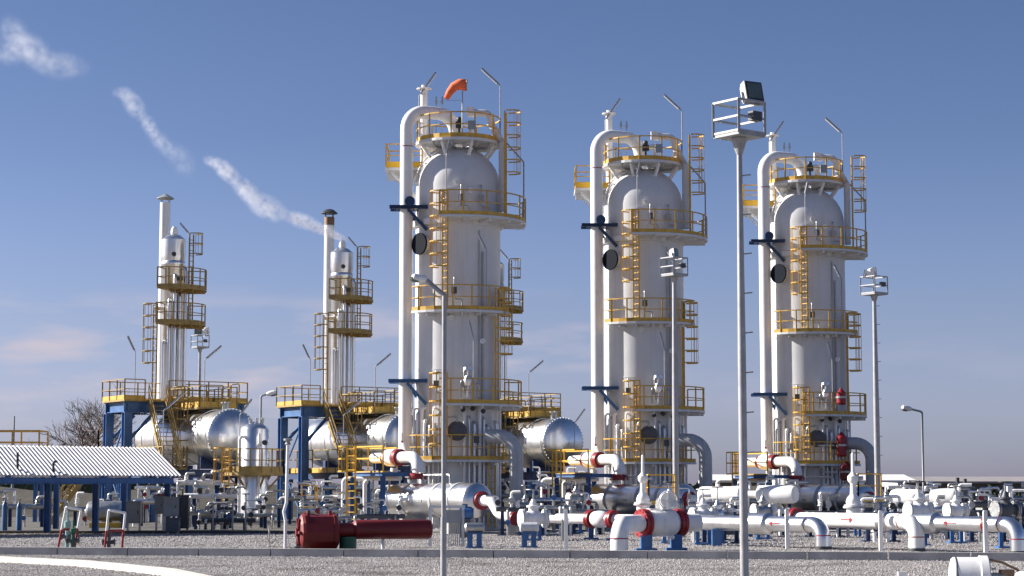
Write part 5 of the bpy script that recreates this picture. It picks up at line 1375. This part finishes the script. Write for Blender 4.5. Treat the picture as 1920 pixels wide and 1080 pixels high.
mass(1815,1850,150,914,'dark bush behind the right manifold, left one',LEAFD,1); mass(1843,1885,155,912,'broad dark bush behind the right manifold',LEAFD,2); mass(1880,1916,150,918,'dark bush at the right edge',LEAFD,4)
for px0, px1, Y_, pt, m_, lb in ((1792,1800,128,910,DGREY,'narrow grey tank tower right of the canopy'),(1800,1820,130,912,CAB,'grey machinery block right of the canopy'),(1768,1795,120,936,DGREY,'low dark machinery block below the canopy'),(1835,1862,110,938,CAB,'low grey cabinet row near the right bushes')):
    x0, x1 = X(px0,Y_), X(px1,Y_); zt5 = Z(pt,Y_); t = thing('machinery_block', lb, 'machinery', ((x0+x1)/2,Y_,0))
    MB().box((x0,Y_-.8,0),(x1,Y_+.8,zt5-.1)).box((x0-.08,Y_-.9,zt5-.1),(x1+.08,Y_+.9,zt5)).build('housing', m_, t)
    MB().cyl(((x0+x1)/2,Y_,zt5),((x0+x1)/2,Y_,zt5+.5),.12,n=10).build('exhaust', DARK, t)
    g = MB()
    for k in range(4): g.box((x0+.1,Y_-.86,zt5*.3+k*.18),(x1-.1,Y_-.803,zt5*.3+k*.18+.08))
    g.build('louvre', DARK, t)
for px, Y_, pt, lb in ((1855,300,908,'distant thin mast right of the canopy'),(1866,300,905,'second distant thin mast right of the canopy'),(1724,300,900,'distant thin mast beside the small street lamp'),(23,160,780,'pale thin mast rising above the shed at the left edge')):
    p = V((X(px,Y_),Y_,0)); zt6_ = Z(pt,Y_); m_ = MB().cyl(p,(p.x,p.y,zt6_),.16 if Y_ > 200 else .13,.06,n=8); 
    if Y_ > 200: m_.beam((p.x-.6,p.y,zt6_*.9),(p.x+.6,p.y,zt6_*.9),.12)
    single(m_, 'thin_mast', GALV if px < 100 else DARK, lb, 'mast', p)
# yellow railed platforms beyond the shed
def railed_tank_top(px0, px1, Y, pyd, label):
    x0, x1 = X(px0,Y), X(px1,Y); zd = Z(pyd,Y); t = thing('access_platform', label, 'platform', ((x0+x1)/2,Y,0))
    MB().box((x0,Y,zd-.15),(x1,Y+2,zd)).build('deck', YEL, t)
    for x in (x0+.2,x1-.2):
        for y_ in (Y+.3,Y+1.7): MB().beam((x,y_,0),(x,y_,zd-.15),.2).build('leg', BLUE, t)
    rail_mb(resample([V((x0,Y,zd)),V((x1,Y,zd)),V((x1,Y+2,zd)),V((x0,Y+2,zd)),V((x0,Y,zd))],1.2), sp=1.2, t=.06, h=1.3).build('railing', YEL, t); return t
railed_tank_top(-30,71,108,852,'yellow railed platform showing above the shed roof at the left edge'); railed_tank_top(182,202,112,850,'narrow yellow railed platform between bare tree and blue frame')

rk = random.Random(9); mb = MB()
for i in range(900):
    x = rk.uniform(-330,330); Y_ = 1100+rk.uniform(-40,40); h_ = rk.uniform(2.5,6.5)*(1+.4*math.sin(x*.021)); w_ = rk.uniform(2,5)
    for k in range(3):
        c = V((x+rk.uniform(-2,2),Y_,h_*rk.uniform(.3,.9))); mb.add([c+V((-w_,0,-h_*.4)),c+V((w_*.8,rk.uniform(-1,1),-h_*.35)),c+V((w_*.5,0,h_*.3)),c+V((-w_*.4,rk.uniform(-1,1),h_*.35))],[(0,1,2,3)])
structure(mb, 'distant_trees', LEAFD, 'stuff')
# ---- bare tree at the left
def bare_tree(p, h, label, seed, lean=0):
    rn = random.Random(seed); p = V(p); t = thing('bare_tree', label, 'tree', p)
    trunk = MB(); limbs = MB(); twigs = MB()
    def grow(a, d, L, r, depth):
        k = 3; pts = [a]
        for i in range(k):
            d = (d+V((rn.uniform(-.2,.2),rn.uniform(-.2,.2),rn.uniform(-.05,.13)))).normalized(); pts.append(pts[-1]+d*L/k)
        tgt = trunk if depth == 0 else (limbs if depth < 3 else twigs)
        for i in range(k): tgt.cyl(pts[i],pts[i+1],r*(1-.4*i/k),r*(1-.4*(i+1)/k),n=7 if depth < 2 else 4,caps=False)
        if depth >= 6 or (depth == 5 and rn.random() < .35): return
        nb = 5 if depth == 0 else 3
        for j in range(nb):
            f = rn.uniform(.35,1.0) if j else 1.0; i = min(int(f*k),k-1); b = pts[i]+(pts[i+1]-pts[i])*(f*k-i)
            ang = rn.uniform(.35,.85); ax = V((rn.uniform(-1,1),rn.uniform(-1,1),rn.uniform(-.3,.3))).normalized(); nd = Quaternion(ax,ang) @ d
            grow(b, (nd+V((0,0,.10))).normalized(), L*rn.uniform(.62,.82), r*.58, depth+1)
    grow(p, V((lean,0,1)), h*.24, h*.022, 0)
    trunk.build('trunk', BARK, t); limbs.build('limb', BARK, t); twigs.build('crown', BARK, t)
    return t
bare_tree((X(192,190),190,0), 17.5, 'leafless tree rising behind the shed roof left of the blue frame', 21, lean=-.04)
bare_tree((X(155,197),197,0), 15, 'smaller leafless tree just left of the bigger one behind the shed', 25, lean=-.25)

# ---- steam drifting up and left from the second silver column
steam = thing('steam_plume', 'thin white steam drifting up to the left from the silver column vent', 'steam', at(640,448,116))
steam['kind'] = 'stuff'
def puff(px, py, rpx, aspect, ang, dens, seed):
    Y = 116; c = at(px,py,Y); r = rpx*Y/F
    m = bpy.data.materials.new("steam"); m.use_nodes = True; nt = m.node_tree
    for n in list(nt.nodes): nt.nodes.remove(n)
    o = nt.nodes.new('ShaderNodeOutputMaterial'); pv_ = nt.nodes.new('ShaderNodeVolumePrincipled')
    pv_.inputs['Color'].default_value = (.97,.96,.97,1); pv_.inputs['Anisotropy'].default_value = .3
    tc = nt.nodes.new('ShaderNodeTexCoord'); ln = nt.nodes.new('ShaderNodeVectorMath'); ln.operation = 'LENGTH'
    no = nt.nodes.new('ShaderNodeTexNoise'); no.inputs['Scale'].default_value = 1.9; no.inputs['Detail'].default_value = 5; no.inputs['Roughness'].default_value = .6
    mp = nt.nodes.new('ShaderNodeMapping'); mp.inputs['Location'].default_value = (seed*3.7,seed*1.3,0); mp.inputs['Scale'].default_value = (aspect,1,1)
    nt.links.new(tc.outputs['Object'],mp.inputs[0]); nt.links.new(mp.outputs[0],no.inputs['Vector'])
    nt.links.new(tc.outputs['Object'],ln.inputs[0])
    f1 = nt.nodes.new('ShaderNodeMapRange'); f1.inputs['From Min'].default_value = 1.0; f1.inputs['From Max'].default_value = .15; f1.interpolation_type = 'SMOOTHSTEP'
    nt.links.new(ln.outputs['Value'],f1.inputs['Value'])
    f2 = nt.nodes.new('ShaderNodeMapRange'); f2.inputs['From Min'].default_value = .38; f2.inputs['From Max'].default_value = .68; f2.inputs['To Min'].default_value = .05
    nt.links.new(no.outputs['Fac'],f2.inputs['Value'])
    mu = nt.nodes.new('ShaderNodeMath'); mu.operation = 'MULTIPLY'; nt.links.new(f1.outputs[0],mu.inputs[0]); nt.links.new(f2.outputs[0],mu.inputs[1])
    m3 = nt.nodes.new('ShaderNodeMath'); m3.operation = 'MULTIPLY'; m3.inputs[1].default_value = dens/r; nt.links.new(mu.outputs[0],m3.inputs[0])
    nt.links.new(m3.outputs[0],pv_.inputs['Density']); nt.links.new(pv_.outputs[0],o.inputs['Volume'])
    m.cycles.volume_sampling = 'MULTIPLE_IMPORTANCE' if hasattr(m, 'cycles') else 'DISTANCE'
    mb = MB().sphere((0,0,0),1.0,n=20,m=12); ob = mb.build('puff', m); ob.parent = steam
    ob.location = c-V(steam['_org']); ob.scale = (r*aspect,r,r); ob.rotation_euler = (0,R(ang),0)
for a in ((632,443,9,3.2,24,2.6,1),(603,430,14,2.9,20,1.9,2),(565,414,19,2.6,20,1.6,3),(500,388,29,1.9,28,1.3,4),(462,358,24,2.0,44,1.1,5),(425,322,21,2.0,42,1.3,6),(398,304,15,1.6,20,.6,17),
          (340,300,30,1.6,58,.20,7),(306,270,22,2.2,45,.40,8),(280,236,18,2.2,58,.55,9),(250,196,24,1.9,55,.65,10),(232,176,18,1.6,10,.35,16),
          (112,122,34,2.1,8,.40,12),(64,98,38,1.6,40,.60,13),(30,72,36,1.6,62,.45,14),(12,100,30,1.4,20,.3,18)):
    puff(*a)
# tidy helper properties
for o in bpy.data.objects:
    if '_org' in o: del o['_org']
